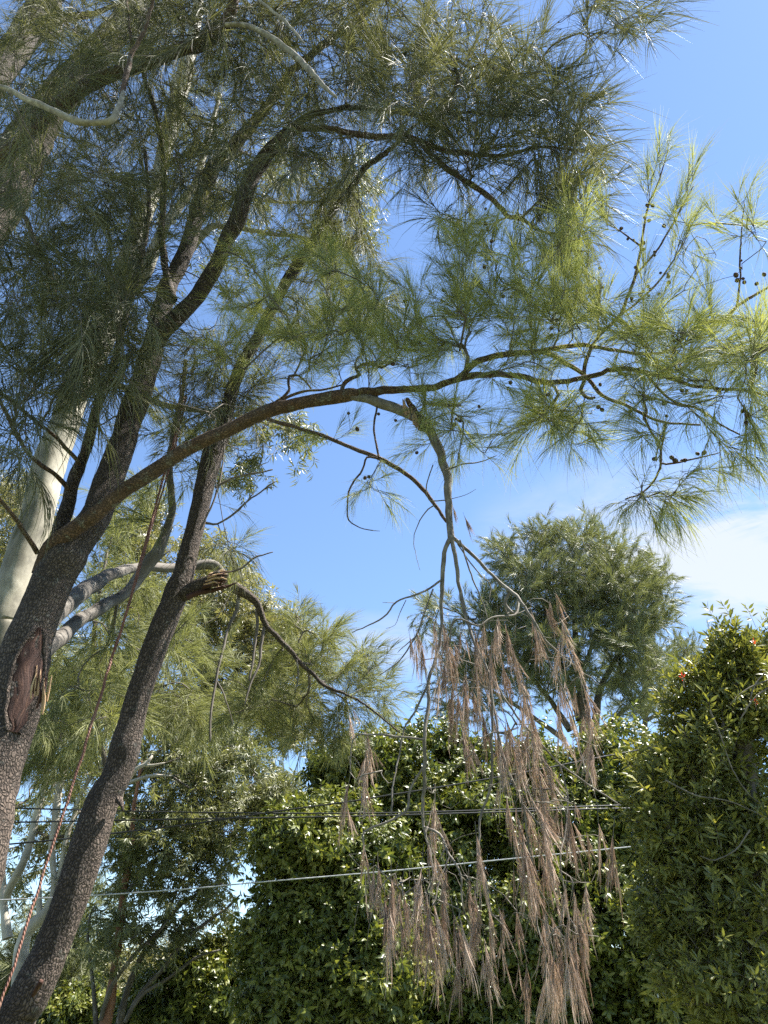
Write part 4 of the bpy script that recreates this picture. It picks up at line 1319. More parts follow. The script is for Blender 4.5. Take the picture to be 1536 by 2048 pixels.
# ================================================================== overhanging she-oak at the top left
def sheoak_g():
    p0 = at(-60, 480, 5.9)
    root = thing('she_oak', (p0[0] - 0.9, 6.1, 0), 'she-oak overhanging the top left corner, pale sunlit boughs sweeping across its thick trunk', 'tree')
    t = trace([(-60, 480, 112, 5.9), (0, 385, 102, 5.8), (50, 292, 86, 5.7), (94, 222, 68, 5.6), (140, 165, 62, 5.5), (190, 110, 56, 5.4), (250, 40, 50, 5.3), (290, -40, 46, 5.2)])
    foot = np.array([(p0[0] - 1.0, 6.1, -0.3, 0.36), (p0[0] - 0.95, 6.1, 1.2, 0.33), (p0[0] - 0.6, 6.05, 3.2, 0.33)])
    limb_obj('trunk', root, np.vstack([foot, t]), BARK, sides=32, step=0.06, rough=0.06, freq=6)
    L = {}
    L['g2'] = trace([(-70, 370, 34, 4.5), (0, 318, 29, 4.4), (26, 301, 27, 4.35), (65, 266, 27, 4.3), (104, 229, 27, 4.25), (146, 195, 26, 4.2), (182, 167, 26, 4.15), (221, 148, 26, 4.1), (273, 133, 27, 4.0), (325, 112, 25, 3.9), (365, 99, 25, 3.85),
                     (402, 91, 27, 3.8), (436, 62, 26, 3.75), (454, 39, 23, 3.7), (467, 0, 21, 3.6), (480, -50, 19, 3.5)])
    L['g3'] = trace([(-40, 165, 10, 2.65), (0, 174, 10, 2.65), (52, 198, 12, 2.65), (104, 219, 13, 2.65), (156, 242, 13, 2.65), (198, 245, 12, 2.65), (224, 240, 14, 2.65), (237, 216, 12, 2.65), (247, 184, 8, 2.65)])
    L['g3b'] = trace([(244, 200, 8, 2.67), (249, 160, 11, 2.65), (258, 125, 10, 2.63), (268, 99, 9, 2.60), (286, 65, 8, 2.55), (298, 30, 7, 2.49), (305, 5, 6, 2.45), (312, -40, 5, 2.35)])
    L['g4'] = trace([(450, 50, 8, 2.85), (485, 49, 9, 2.85), (519, 62, 11, 2.85), (553, 81, 12, 2.85), (584, 104, 12, 2.85), (610, 130, 12, 2.85), (636, 161, 10, 2.85), (673, 195, 5, 2.85)])
    L['g5'] = trace([(500, -20, 6, 2.75), (519, 0, 6, 2.75), (545, 23, 6, 2.75), (574, 47, 6, 2.75), (608, 86, 4, 2.75)])
    L['g6'] = trace([(100, -40, 64, 6.3), (86, 16, 62, 6.3), (52, 65, 58, 6.3), (26, 104, 56, 6.2), (-30, 180, 60, 6.1)])
    L['g7'] = trace([(70, 60, 20, 6.0), (100, 42, 22, 5.9), (140, 35, 16, 5.8), (183, 28, 11, 5.7), (230, 10, 8, 5.6)])
    L['g8'] = trace([(-10, 380, 14, 4.4), (21, 400, 11, 4.4), (52, 439, 10, 4.4), (68, 478, 10, 4.4), (88, 517, 9, 4.4), (104, 561, 7, 4.4), (120, 620, 4, 4.3)])
    L['g9'] = trace([(250, -30, 5, 3.4), (257, 30, 5, 3.4), (262, 80, 4, 3.4), (265, 95, 3, 3.4)])
    for k, v in L.items():
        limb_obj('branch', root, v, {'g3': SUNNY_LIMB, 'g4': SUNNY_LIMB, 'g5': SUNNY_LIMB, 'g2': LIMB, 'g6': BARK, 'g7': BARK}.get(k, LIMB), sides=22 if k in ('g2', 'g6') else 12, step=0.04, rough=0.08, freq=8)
    sk = Skeleton()
    for k in ('g2', 'g3', 'g3b', 'g4', 'g5', 'g8', 'g7'):
        sk.limb(L[k])
    sk.limb(t[3:])
    att = []
    for (cx, cy, rx, ry, n, y0, y1) in ((50, 90, 80, 100, 28, 3.2, 5.8), (180, 60, 110, 70, 60, 3.2, 5.6), (330, 50, 110, 60, 60, 3.0, 5.2), (470, 60, 80, 80, 34, 3.2, 4.8), (60, 300, 90, 120, 36, 3.6, 5.6),
                                        (200, 320, 110, 100, 54, 3.8, 6.0), (300, 180, 80, 80, 24, 3.6, 5.4), (560, 30, 70, 50, 26, 3.3, 4.6), (680, 20, 90, 40, 24, 3.3, 4.4), (80, 450, 100, 100, 50, 3.8, 5.8), (30, 580, 60, 80, 24, 3.8, 5.4), (150, 200, 80, 60, 18, 3.4, 4.8), (40, 150, 70, 110, 14, 3.0, 3.9), (180, 120, 110, 70, 12, 3.0, 3.7), (340, 70, 90, 60, 16, 2.8, 3.5), (120, 340, 110, 80, 20, 3.1, 4.0)):
        att += region(cx, cy, rx, ry, int(n * 0.95), y0, y1)
    for _ in range(230):
        att.append(np.array((rng.uniform(-4.0, 0.8), rng.uniform(1.0, 4.8), rng.uniform(9.8, 12))))
    sk.grow(att, step=0.14, wig=0.14)
    sk.mesh_twigs(tip=0.0017, rmax=0.012).obj('twigs', TWIG, root, kind='stuff')
    pts, dr, sc = sprays_on(sk, per=2, jit=0.5, back=0.35, bias=(0.1, 0, -0.35), scl=(1.0, 1.6))
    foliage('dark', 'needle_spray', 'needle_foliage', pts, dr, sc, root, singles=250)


sheoak_g()


# ================================================================== the smooth pale gum behind
def gum_e():
    p0 = at(-10, 1320, 7.3)
    root = thing('gum_tree', (p0[0] - 0.45, 7.35, 0), 'tall gum with smooth cream trunk dappled by shade, rising behind the she-oaks', 'tree')
    t = trace([(-14, 1330, 92, 7.3), (12, 1250, 84, 7.3), (36, 1150, 68, 7.3), (52, 1090, 66, 7.3), (70, 1040, 66, 7.3), (91, 960, 63, 7.3), (110, 900, 62, 7.3), (132, 840, 56, 7.3), (152, 780, 55, 7.3), (175, 730, 54, 7.3),
               (205, 670, 53, 7.3), (234, 595, 48, 7.3), (256, 530, 42, 7.2), (276, 460, 34, 7.2), (296, 410, 30, 7.2), (315, 365, 27, 7.2), (325, 310, 28, 7.2), (342, 250, 33, 7.1), (357, 190, 34, 7.1), (368, 150, 32, 7.0), (383, 91, 24, 7), (395, 20, 20, 7), (402, -60, 16, 7)])
    foot = np.array([(p0[0] - 0.5, 7.35, -0.3, 0.50), (p0[0] - 0.45, 7.35, 0.3, 0.40), (p0[0] - 0.3, 7.33, 1.8, 0.34)])
    limb_obj('trunk', root, np.vstack([foot, t]), GUM, sides=36, step=0.06, rough=0.045, freq=3.5)
    L = {}
    L['e2'] = trace([(248, 600, 26, 7.25), (270, 570, 26, 7.1), (290, 545, 25, 7.0), (313, 486, 24, 6.9), (345, 430, 18, 6.9), (393, 365, 15, 6.9), (402, 328, 14, 6.9), (420, 260, 10, 6.8), (440, 190, 8, 6.8)])
    L['e3'] = trace([(300, 640, 16, 6.9), (340, 570, 18, 6.8), (376, 504, 18, 6.8), (402, 473, 16, 6.8), (428, 452, 13, 6.8), (454, 455, 11, 6.8), (485, 457, 10, 6.8), (545, 468, 8, 6.8), (597, 473, 7, 6.8), (650, 490, 5, 6.8)])
    L['e4'] = trace([(150, 800, 22, 7.2), (210, 770, 14, 6.9), (260, 778, 13, 6.7), (300, 800, 12, 6.5), (345, 812, 11, 6.4), (400, 822, 9, 6.3), (470, 830, 8, 6.3), (540, 850, 6, 6.3), (590, 865, 4, 6.3)])
    L['e5'] = trace([(400, 335, 8, 6.9), (450, 380, 8, 6.8), (520, 400, 7, 6.8), (600, 405, 6, 6.7), (680, 400, 4, 6.7)])
    for k, v in L.items():
        limb_obj('branch', root, v, GUM, sides=14, step=0.06, rough=0.06, freq=5)
    sk = Skeleton()
    for v in L.values():
        sk.limb(v, every=0.2)
    sk.limb(t[14:], every=0.2)
    att = []
    for (cx, cy, rx, ry, n, y0, y1) in ((700, 360, 60, 60, 40, 6.4, 7.6), (700, 450, 60, 60, 34, 6.4, 7.6), (560, 350, 90, 60, 44, 6.3, 7.6), (460, 410, 80, 50, 36, 6.4, 7.6), (590, 865, 32, 40, 16, 6.2, 6.6), (490, 940, 36, 30, 12, 6.1, 6.5),
                                        (520, 850, 50, 20, 6, 6.2, 6.6), (400, 220, 70, 80, 36, 6.4, 7.6), (450, 540, 60, 60, 22, 6.5, 7.5), (300, 420, 60, 60, 14, 6.6, 7.6), (600, 480, 70, 50, 22, 6.5, 7.5)):
        att += region(cx, cy, rx, ry, n, y0, y1)
    sk.grow(att, step=0.2, wig=0.12)
    sk.mesh_twigs(tip=0.0025, rmax=0.015).obj('twigs', TWIG, root, kind='stuff')
    pts, dr, sc = sprays_on(sk, per=4, jit=0.6, back=0.5, bias=(0, 0, -0.3))
    pts = pts + rng.normal(size=pts.shape) * 0.09
    foliage('gum', 'leaf_cluster', 'gum_foliage', pts, dr, sc * 0.8, root, singles=150)


gum_e()


# ================================================================== rope
def rope():
    m, nt, out = mat('rope_fibre')
    a = N(nt, 'ShaderNodeAttribute', attribute_name='bark')
    s = N(nt, 'ShaderNodeSeparateXYZ')
    nt.links.new(a.outputs['Vector'], s.inputs[0])
    ang = M_(nt, 'ARCTAN2', s.outputs[1], s.outputs[0])
    w = M_(nt, 'SINE', M_(nt, 'ADD', M_(nt, 'MULTIPLY', s.outputs[2], 260.0), M_(nt, 'MULTIPLY', ang, 3.0)))
    n = N(nt, 'ShaderNodeTexNoise', i_Scale=5.0, i_Detail=4.0)
    nt.links.new(a.outputs['Vector'], n.inputs['Vector'])
    c = ramp(nt, n.outputs[0], [(0.35, (0.15, 0.062, 0.040)), (0.55, (0.24, 0.11, 0.07)), (0.72, (0.27, 0.18, 0.13))])
    c = mixc(nt, M_(nt, 'MULTIPLY', M_(nt, 'ADD', w, 1.0), 0.25, clamp=True), c, (0.10, 0.03, 0.02))
    b = N(nt, 'ShaderNodeBsdfPrincipled', i_Roughness=0.75)
    nt.links.new(c, b.inputs['Base Color'])
    bp = N(nt, 'ShaderNodeBump', i_Strength=0.8, i_Distance=0.002)
    nt.links.new(w, bp.inputs['Height'])
    nt.links.new(bp.outputs[0], b.inputs['Normal'])
    nt.links.new(b.outputs[0], out.inputs[0])
    root = thing('climbing_rope', (at(-60, 2200, 5.0)[0], 5.0, 0), 'orange-red climbing rope slung over a high branch and falling slantwise between the trunks', 'rope')
    pts = [(368, 792, 5.76), (364, 811, 5.72), (358, 840, 5.70), (344, 895, 5.68), (331, 941, 5.66), (307, 1027, 5.6), (283, 1113, 5.55), (271, 1160, 5.5), (245, 1251, 5.45), (227, 1306, 5.42), (214, 1348, 5.4), (201, 1394, 5.36), (182, 1454, 5.33), (167, 1504, 5.3),
           (148, 1558, 5.27), (136, 1600, 5.24), (79, 1772, 5.18), (41, 1892, 5.1), (0, 2011, 5.05), (-60, 2190, 5.0)]
    limb_obj('rope_strand', root, trace([(x, y, 5.6 if y > 1250 else 4.6, Y) for x, y, Y in pts]), m, sides=10, step=0.05, rough=0.02, freq=8)
    limb_obj('rope_strand', root, trace([(x + (5 if y < 900 else 7 * max(0, (1300 - y) / 400)), y, 3.4, Y + 0.03) for x, y, Y in pts[:10]]), m, sides=8, step=0.05, rough=0.02, freq=8)


rope()


# ================================================================== overhead lines
def lines():
    blk = simple('black_cable_sheath', (0.012, 0.012, 0.013), 0.5)
    wht = simple('pale_cable_sheath', (0.34, 0.35, 0.36), 0.35)
    specs = [
        ('black cable, uppermost of the three crossing in front of the hedge at the left', blk, 9.6, 2.8, [(-300, 1608), (10, 1616), (250, 1622), (500, 1626), (768, 1626), (1068, 1617), (1233, 1611), (1536, 1606), (1800, 1596)]),
        ('black cable, middle of the three at the left, nearly level', blk, 9.5, 3.0, [(-300, 1649), (0, 1645), (225, 1641), (450, 1637), (768, 1631), (1068, 1622), (1233, 1617), (1536, 1614), (1800, 1608)]),
        ('black cable, lowest at the left and climbing to the right over the hedge', blk, 9.3, 3.2, [(-300, 1716), (0, 1690), (150, 1676), (225, 1667), (400, 1646), (550, 1623), (700, 1603), (768, 1592), (918, 1568), (1068, 1541), (1193, 1516), (1303, 1495), (1500, 1455), (1800, 1390)]),
        ('pale grey wire, lowest of all the wires, sloping up across the hedge', wht, 9.0, 2.4, [(-300, 1812), (0, 1800), (185, 1791), (384, 1777), (500, 1766), (768, 1743), (968, 1723), (1218, 1698), (1368, 1683), (1536, 1666), (1800, 1636)]),
    ]
    for lab, m, Y, w, L in specs:
        q = trace([(x, y, w, Y) for x, y in L])
        q[:, 3] = q[3, 3]
        tb = Tubes()
        tb.add(catmull(q, 0.3), sides=8)
        o = tb.obj('overhead_cable', m, None, origin=tuple(q[0, :3]))
        o.location = q[0, :3]
        o['label'] = lab
        o['category'] = 'cable'
        o['group'] = 'overhead cables in front of the hedge'


lines()


# ================================================================== leafy masses
def lobes_tree(name, label, cat, key, lobes, Y, n_sub, n_cl, trunk_px=None, scl=(0.85, 1.25), sub_r=(0.17, 0.36), group=None, singles=0, mdark=TWIG, down=0.2, part='leaf_cluster', stuff='leaf_foliage', twig_m=TWIG, squash=0.8, trunk_w=60):
    """a dense crown: big rounded masses, each made of many small bulging clumps of leaf shoots"""
    cs, rs = [], []
    for (cx, cy, rx, ry, YY) in lobes:
        t = depth(cx, cy, YY)
        cs.append(at(cx, cy, YY))
        rs.append((rx / F * t, (rx + ry) * 0.5 / F * t * squash, ry / F * t))
    cs, rs = np.array(cs), np.array(rs)
    tx = trunk_px if trunk_px is not None else lobes[0][0]
    bx = at(tx, 2000, Y)
    root = thing(name, (bx[0], Y, 0), label, cat, group)
    w = rs[:, 0] * rs[:, 2]
    w = w / w.sum()
    pts, dr, sc = [], [], []
    subs = []
    for li in range(len(cs)):
        ns = max(6, int(n_sub * w[li]))
        k = 0
        while k < ns:
            d = rng.normal(size=3)
            d /= np.linalg.norm(d)
            if d[1] > 0.45 and rng.random() < 0.7:
                continue
            p = cs[li] + d * rs[li] * rng.uniform(0.80, 1.04)
            if p[2] < 0.15:
                k += 0.3
                continue
            q = np.sum(((p - cs) / rs) ** 2, axis=1)
            q[li] = 9
            if q.min() < 0.7:
                k += 0.3
                continue
            subs.append((p, d, rng.uniform(*sub_r) * rs[li].mean() ** 0.4))
            k += 1
    per = max(4, n_cl // max(1, len(subs)))
    for (p, d, r) in subs:
        for _ in range(per):
            e = rng.normal(size=3)
            e /= np.linalg.norm(e)
            e = e + d * 0.55 + np.array((0, -0.1, 0.35))
            e /= np.linalg.norm(e)
            reach = rng.uniform(1.15, 1.7) if rng.random() < (0.16 if key == 'shrub' else 0.08) else rng.uniform(0.45, 1.12)
            pts.append(p + e * r * reach * np.array((1, 1, 0.8 if reach < 1.13 else 1.0)))
            dd = e + rng.normal(size=3) * 0.35 + np.array((0, 0, -down))
            dr.append(dd / np.linalg.norm(dd))
            sc.append(rng.uniform(*scl))
    # looser leaves deeper in, so no daylight shows through the mass
    for li in range(len(cs)):
        for _ in range(int(n_cl * 0.30 * w[li])):
            d = rng.normal(size=3)
            d /= np.linalg.norm(d)
            pts.append(cs[li] + d * rs[li] * rng.uniform(0.45, 0.85))
            dr.append(rng.normal(size=3))
            sc.append(rng.uniform(*scl) * 1.25)
    pts, dr, sc = np.array(pts), np.array(dr), np.array(sc)
    ok = pts[:, 2] > 0.05
    pts, dr, sc = pts[ok], dr[ok], sc[ok]
    # stems
    top = cs[np.argmax(cs[:, 2])]
    tk = np.array([(bx[0], Y, -0.2, 0.16), (bx[0], Y, 0.8, 0.12), ((bx[0] + top[0]) / 2, (Y + top[1]) / 2, max(1.4, top[2] * 0.5), 0.10), (top[0], top[1], top[2], 0.06)])
    limb_obj('trunk', root, tk, mdark, sides=12, step=0.2, rough=0.1)
    sk = Skeleton()
    sk.limb(tk, every=0.2)
    sk.grow([s[0] for s in subs], step=0.25, wig=0.1)
    sk.mesh_twigs(tip=0.004, rmax=0.04).obj('stems', twig_m, root, kind='stuff')
    if singles:
        foliage(key, part, stuff, pts, dr, sc, root, singles=singles)
    else:
        scatter(stuff, key, pts, frame_eulers(dr), sc, root)
    return root


lobes_tree('hedge_tree', 'rounded dark green broadleaf tree at the left end of the hedge, lower than the rest', 'tree', 'hedge',
           [(625, 1745, 85, 95, 11), (575, 1860, 60, 110, 11), (700, 1800, 100, 150, 11.1), (620, 1960, 90, 110, 10.9), (585, 1690, 45, 45, 11.1), (720, 1950, 110, 130, 10.8), (650, 1670, 70, 50, 11.2),  (660, 2080, 130, 90, 10.8)],
           11.1, 240, 4300, group='trees forming the tall hedge', singles=150)
lobes_tree('hedge_tree', 'tall middle tree of the hedge, behind the hanging dead needles', 'tree', 'hedge',
           [(740, 1590, 85, 95, 12.4), (850, 1590, 100, 115, 12.3), (680, 1560, 42, 50, 12.6), (945, 1590, 80, 95, 12.3), (840, 1750, 130, 150, 11.9), (960, 1760, 100, 160, 11.8), (850, 1930, 140, 150, 11.5), (1000, 1930, 110, 150, 11.4), (900, 2080, 180, 90, 11.4)],
           12.0, 230, 4900, group='trees forming the tall hedge', singles=150)
lobes_tree('hedge_tree', 'right-hand tree of the hedge, glossy and partly hidden by the near shrub', 'tree', 'hedge',
           [(1130, 1560, 90, 85, 12.2), (1240, 1560, 90, 90, 12.1), (1060, 1640, 80, 110, 12.1), (1180, 1700, 110, 130, 11.8), (1290, 1700, 110, 150, 11.7), (1120, 1860, 120, 140, 11.4), (1260, 1890, 130, 150, 11.3), (1380, 1900, 120, 150, 11.4), (1380, 1640, 100, 120, 12.0), (1200, 2060, 220, 90, 11.3), (1470, 1760, 100, 180, 11.9)],
           11.8, 270, 5800, group='trees forming the tall hedge', singles=150)


# ================================================================== near shrub at right
def shrub():
    r = lobes_tree('shrub_tree', 'near glossy-leaved shrub filling the right edge, dull green with a few red new shoots', 'shrub', 'shrub',
                   [(1475, 1405, 50, 70, 5.0), (1515, 1345, 40, 40, 5.1), (1420, 1495, 55, 75, 5.0), (1385, 1600, 60, 90, 5.0), (1335, 1640, 30, 60, 4.9), (1310, 1800, 30, 80, 5.0), (1450, 1580, 100, 120, 5.1), (1395, 1410, 22, 50, 5.0), (1520, 1500, 80, 120, 5.2), (1400, 1760, 70, 110, 5.1), (1470, 1780, 110, 150, 5.1), (1345, 1700, 25, 50, 5.0),
                    (1430, 1950, 80, 110, 4.9), (1500, 1960, 100, 130, 4.8), (1462, 1325, 12, 30, 5.0), (1560, 1400, 70, 120, 5.2)],
                   5.2, 150, 3000, sub_r=(0.13, 0.36), scl=(0.45, 0.95), singles=300, down=-0.25, trunk_px=1470, squash=0.7)
    # bare crooked stems that show among the leaves
    for L in ([(1420, 1420), (1445, 1480), (1465, 1540), (1500, 1590), (1540, 1620)], [(1330, 1560), (1390, 1590), (1450, 1600), (1500, 1620), (1560, 1650)], [(1500, 1660), (1470, 1700), (1430, 1720), (1400, 1712)],
              [(1536, 1360), (1490, 1380), (1460, 1410)], [(1536, 1375), (1505, 1400), (1480, 1440)], [(1530, 1345), (1510, 1370), (1500, 1400)]):
        limb_obj('bare_stem', r, trace([(a, b, 3.4 - i * 0.5, 4.66) for i, (a, b) in enumerate(L)]), PALE_TWIG, sides=6, step=0.04, rough=0.25, freq=12)
    red = leaf_mat('red_new_leaves', [(0.0, (0.45, 0.03, 0.02)), (1.0, (0.65, 0.10, 0.04))], gloss=0.35, trans=0.35, tcol=(1.2, 0.9, 0.8))
    rm = leaves('red_shoot_mesh', red, 6, 0.04, (0.03, 0.045), (0.010, 0.014), (10, 50))
    for (x, y) in ((1506, 1290), (1366, 1360), (1511, 1410)):
        o = bpy.data.objects.new('red_shoot', rm)
        o.location = at(x, y, 4.66) - np.asarray(r.location)
        o.rotation_euler = (random.uniform(-0.5, 0.5), random.uniform(-0.5, 0.5), random.uniform(0, 6))
        o.scale = (0.7, 0.7, 0.7)
        link(o, r)


shrub()


# ================================================================== trees further back
def open_tree(name, label, key, limbs, regions, bark, Y, per=4, scl=(0.9, 1.2), step=0.4, tip=0.006, rmax=0.06, bias=(0, 0, 0), jit=0.55, back=0.9, group=None, base_px=None, twig_m=TWIG, stuff='gum_foliage', spread=1.0, bough='branch'):
    first = limbs[0]
    p0 = at(first[0][0], first[0][1], first[0][3] if len(first[0]) > 3 else Y)
    root = thing(name, (p0[0], p0[1], 0), label, 'tree', group)
    sk = Skeleton()
    for i, L in enumerate(limbs):
        q = trace([(a[0], a[1], a[2], a[3] if len(a) > 3 else Y) for a in L])
        if i == 0 and q[0, 2] > 0.1:
            q = np.vstack([[(q[0, 0], q[0, 1], -0.3, q[0, 3] * 1.3)], q])
        limb_obj('trunk' if i == 0 else bough, root, q, bark[i % len(bark)] if isinstance(bark, list) else bark, sides=12, step=0.15, rough=0.08, freq=3)
        sk.limb(q, every=0.3, frm=0.3 if i == 0 else 0.0)
    att = []
    for r in regions:
        att += region(*r)
    sk.grow(att, step=step, wig=0.12)
    sk.mesh_twigs(tip=tip, rmax=rmax).obj('twigs', twig_m, root, kind='stuff')
    pts, dr, sc = sprays_on(sk, per=per, jit=jit, back=back, bias=bias, scl=scl)
    pts = pts + rng.normal(size=pts.shape) * 0.12 * spread
    scatter(stuff, key, pts, frame_eulers(dr), sc, root)
    return root


# far grey-green she-oak in the middle
open_tree('she_oak', 'broad grey-green she-oak standing far off against the sky, behind the hanging dead branch', 'far',
          [[(1165, 2010, 34, 28), (1168, 1700, 30, 28), (1170, 1460, 24, 28), (1160, 1360, 18, 28), (1150, 1260, 11, 28), (1148, 1150, 6, 28), (1150, 1080, 3, 28)],
           [(1160, 1440, 18, 28), (1140, 1370, 12, 28), (1110, 1300, 9, 27.6), (1090, 1220, 6, 27.4), (1060, 1140, 3, 27.2)],
           [(1190, 1450, 16, 28), (1200, 1380, 13, 28.2), (1230, 1320, 9, 28.3), (1260, 1260, 6, 28.4), (1300, 1200, 3, 28.5)],
           [(1170, 1470, 12, 28), (1215, 1450, 10, 27.6), (1250, 1420, 8, 27.3), (1300, 1390, 4, 27)],
           [(1140, 1460, 14, 28), (1100, 1400, 10, 28.4), (1040, 1330, 7, 28.6), (980, 1270, 5, 28.8), (930, 1230, 3, 29)],
           [(1130, 1480, 12, 28), (1060, 1430, 8, 28), (980, 1380, 6, 28), (900, 1340, 4, 28)],
           [(1160, 1360, 10, 28), (1190, 1270, 7, 28), (1210, 1180, 5, 28), (1225, 1100, 3, 28)]],
          [(1150, 1165, 115, 85, 215, 25.5, 30), (1240, 1215, 90, 80, 165, 25.5, 30), (1060, 1220, 100, 90, 165, 25.5, 30), (1170, 1310, 140, 75, 120, 25, 29.5), (970, 1290, 90, 90, 110, 26.5, 30), (940, 1390, 80, 60, 60, 26.5, 30),
           (1060, 1350, 100, 60, 60, 26, 30), (1290, 1370, 60, 80, 60, 25.5, 29), (1310, 1200, 40, 70, 44, 26.5, 29), (1090, 1080, 60, 30, 36, 27, 29), (1170, 1070, 60, 25, 34, 27, 29), (1010, 1120, 40, 40, 34, 27, 29), (1240, 1120, 60, 40, 40, 26.5, 29), (870, 1240, 30, 50, 16, 27, 29)],
          TWIG, 28, per=4, scl=(0.9, 1.35), bias=(0, 0, 0.35), stuff='needle_foliage', tip=0.009, rmax=0.09, spread=1.3)
open_tree('she_oak', 'smaller distant she-oak with upright feathery tips, right of the broad far one', 'far',
          [[(1290, 2000, 14, 36), (1290, 1500, 12, 36), (1290, 1380, 8, 36), (1292, 1300, 4, 36)], [(1290, 1440, 8, 36), (1250, 1370, 5, 36), (1232, 1310, 3, 36)], [(1292, 1430, 8, 36), (1330, 1350, 5, 36), (1345, 1300, 3, 36)], [(1295, 1440, 8, 36), (1390, 1380, 5, 36), (1420, 1320, 3, 36)]],
          [(1232, 1310, 25, 40, 22, 35, 37), (1292, 1290, 22, 40, 20, 35, 37), (1345, 1310, 40, 30, 24, 35, 37), (1290, 1380, 110, 60, 90, 34, 38), (1420, 1310, 60, 30, 26, 35, 37), (1380, 1390, 90, 60, 44, 34, 38)],
          TWIG, 36, per=3, scl=(1.0, 1.4), bias=(0, 0, 1.0), jit=0.35, stuff='needle_foliage', tip=0.009)

# pale gums behind at lower left
open_tree('gum_tree', 'white-trunked gum with several smooth stems at the lower left edge', 'gumfar',
          [[(30, 2050, 36, 15), (44, 1891, 28, 15), (67, 1850, 26, 15), (96, 1821, 22, 15), (110, 1770, 14, 15), (104, 1700, 13, 15), (112, 1640, 14, 15), (120, 1566, 14, 15), (140, 1511, 12, 15), (160, 1461, 9, 15), (175, 1400, 6, 15)],
           [(15, 1877, 20, 15.1), (9, 1819, 16, 15.1), (3, 1745, 14, 15.1), (8, 1690, 14, 15.1), (17, 1600, 18, 15.1), (30, 1540, 15, 15.1), (42, 1450, 12, 15.1), (55, 1380, 8, 15.1)],
           [(12, 1800, 14, 15), (22, 1770, 16, 14.9), (41, 1737, 16, 14.8), (55, 1702, 14, 14.8), (68, 1650, 14, 14.8), (79, 1605, 14, 14.8), (90, 1560, 12, 14.8), (105, 1490, 8, 14.8), (110, 1420, 5, 14.8)],
           [(100, 1815, 12, 15), (118, 1750, 10, 15), (134, 1673, 9, 15), (146, 1638, 9, 15), (158, 1600, 9, 15), (172, 1570, 8, 15), (200, 1531, 6, 15), (215, 1490, 4, 15)],
           [(80, 1830, 12, 15), (78, 1800, 12, 15), (80, 1770, 4, 15)],
           [(120, 1566, 8, 15), (108, 1540, 7, 15), (100, 1520, 4, 15)]],
          [(60, 1420, 90, 90, 46, 14, 17), (170, 1480, 70, 70, 34, 14, 17), (60, 1560, 80, 60, 22, 15, 17.5), (30, 1680, 60, 70, 22, 15.5, 17.5), (150, 1680, 60, 60, 26, 15.5, 17.5), (200, 1570, 60, 50, 22, 15, 17.5), (70, 1780, 70, 50, 14, 16, 18), (110, 1320, 80, 60, 26, 14, 17)],
          GUM_WHITE, 15, per=4, scl=(0.6, 0.9), bias=(0, 0, -0.3), tip=0.005)
open_tree('gum_tree', 'gum with a reddish trunk and spreading grey limbs, left of the hedge', 'gumfar',
          [[(208, 2060, 26, 14), (213, 2037, 24, 14), (224, 1979, 20, 14), (236, 1891, 17, 14), (245, 1804, 15, 14), (254, 1746, 14, 14), (262, 1690, 12, 14), (270, 1600, 8, 14), (285, 1520, 5, 14)],
           [(238, 2060, 17, 14.3), (242, 2037, 16, 14.3), (256, 1979, 13, 14.3), (274, 1935, 12, 14.3), (291, 1897, 10, 14.3), (321, 1862, 9, 14.3), (350, 1821, 8, 14.3), (379, 1798, 7, 14.3), (408, 1781, 6, 14.3), (448, 1766, 4, 14.3)],
           [(250, 2045, 9, 14.1), (277, 1993, 9, 14.1), (321, 1944, 9, 14.1), (364, 1886, 8, 14.1), (408, 1848, 6, 14.1), (448, 1821, 5, 14.1), (480, 1790, 3, 14.1)],
           [(262, 2020, 7, 14), (290, 1985, 7, 14), (335, 1958, 6, 14), (393, 1915, 5, 14), (440, 1900, 3, 14)],
           [(192, 2050, 10, 14), (187, 1979, 8, 14), (181, 1929, 7, 14), (175, 1877, 6, 14), (180, 1830, 4, 14)],
           [(201, 2040, 9, 13.9), (221, 1976, 9, 13.8), (254, 1929, 8, 13.7), (280, 1897, 7, 13.7), (330, 1850, 5, 13.7), (360, 1800, 4, 13.7)],
           [(250, 1790, 10, 14), (290, 1745, 9, 14), (330, 1700, 7, 14), (370, 1650, 5, 14), (400, 1600, 3, 14)],
           [(250, 1568, 10, 13.6), (270, 1541, 9, 13.5), (290, 1530, 8, 13.5), (305, 1511, 4, 13.5)],
           [(240, 1600, 9, 13.6), (252, 1570, 8, 13.5), (300, 1553, 7, 13.5), (345, 1552, 4, 13.5)],
           [(285, 1532, 6, 13.5), (310, 1530, 5, 13.5), (330, 1526, 3, 13.5)],
           [(321, 1862, 6, 14.3), (360, 1770, 5, 14.3), (400, 1720, 4, 14.3), (430, 1680, 3, 14.3)]],
          [(300, 1640, 80, 60, 40, 13, 15.5), (380, 1600, 90, 70, 48, 13, 15.5), (300, 1740, 80, 60, 30, 13, 15), (460, 1640, 80, 60, 38, 13.3, 15.5), (400, 1710, 70, 40, 16, 13.5, 15.5), (240, 1850, 60, 50, 22, 13, 14.6), (480, 1560, 90, 60, 54, 13.5, 16),
           (330, 1870, 60, 30, 12, 13.3, 14.6), (410, 1800, 70, 60, 26, 13.6, 15.5), (430, 1500, 90, 60, 54, 13.5, 16), (560, 1590, 50, 40, 26, 13.5, 15.5), (340, 1520, 70, 50, 30, 14, 16), (330, 1440, 80, 50, 34, 14, 16), (240, 1640, 50, 90, 22, 14, 15.5)],
          [RED_TRUNK, GREY_LIMB, GREY_LIMB, GREY_LIMB, GREY_LIMB, GREY_LIMB, GREY_LIMB, GUM_WHITE, GUM_WHITE, GUM_WHITE, GREY_LIMB], 14, per=5, scl=(0.55, 0.85), bias=(0, 0, -0.35), tip=0.005, rmax=0.04)
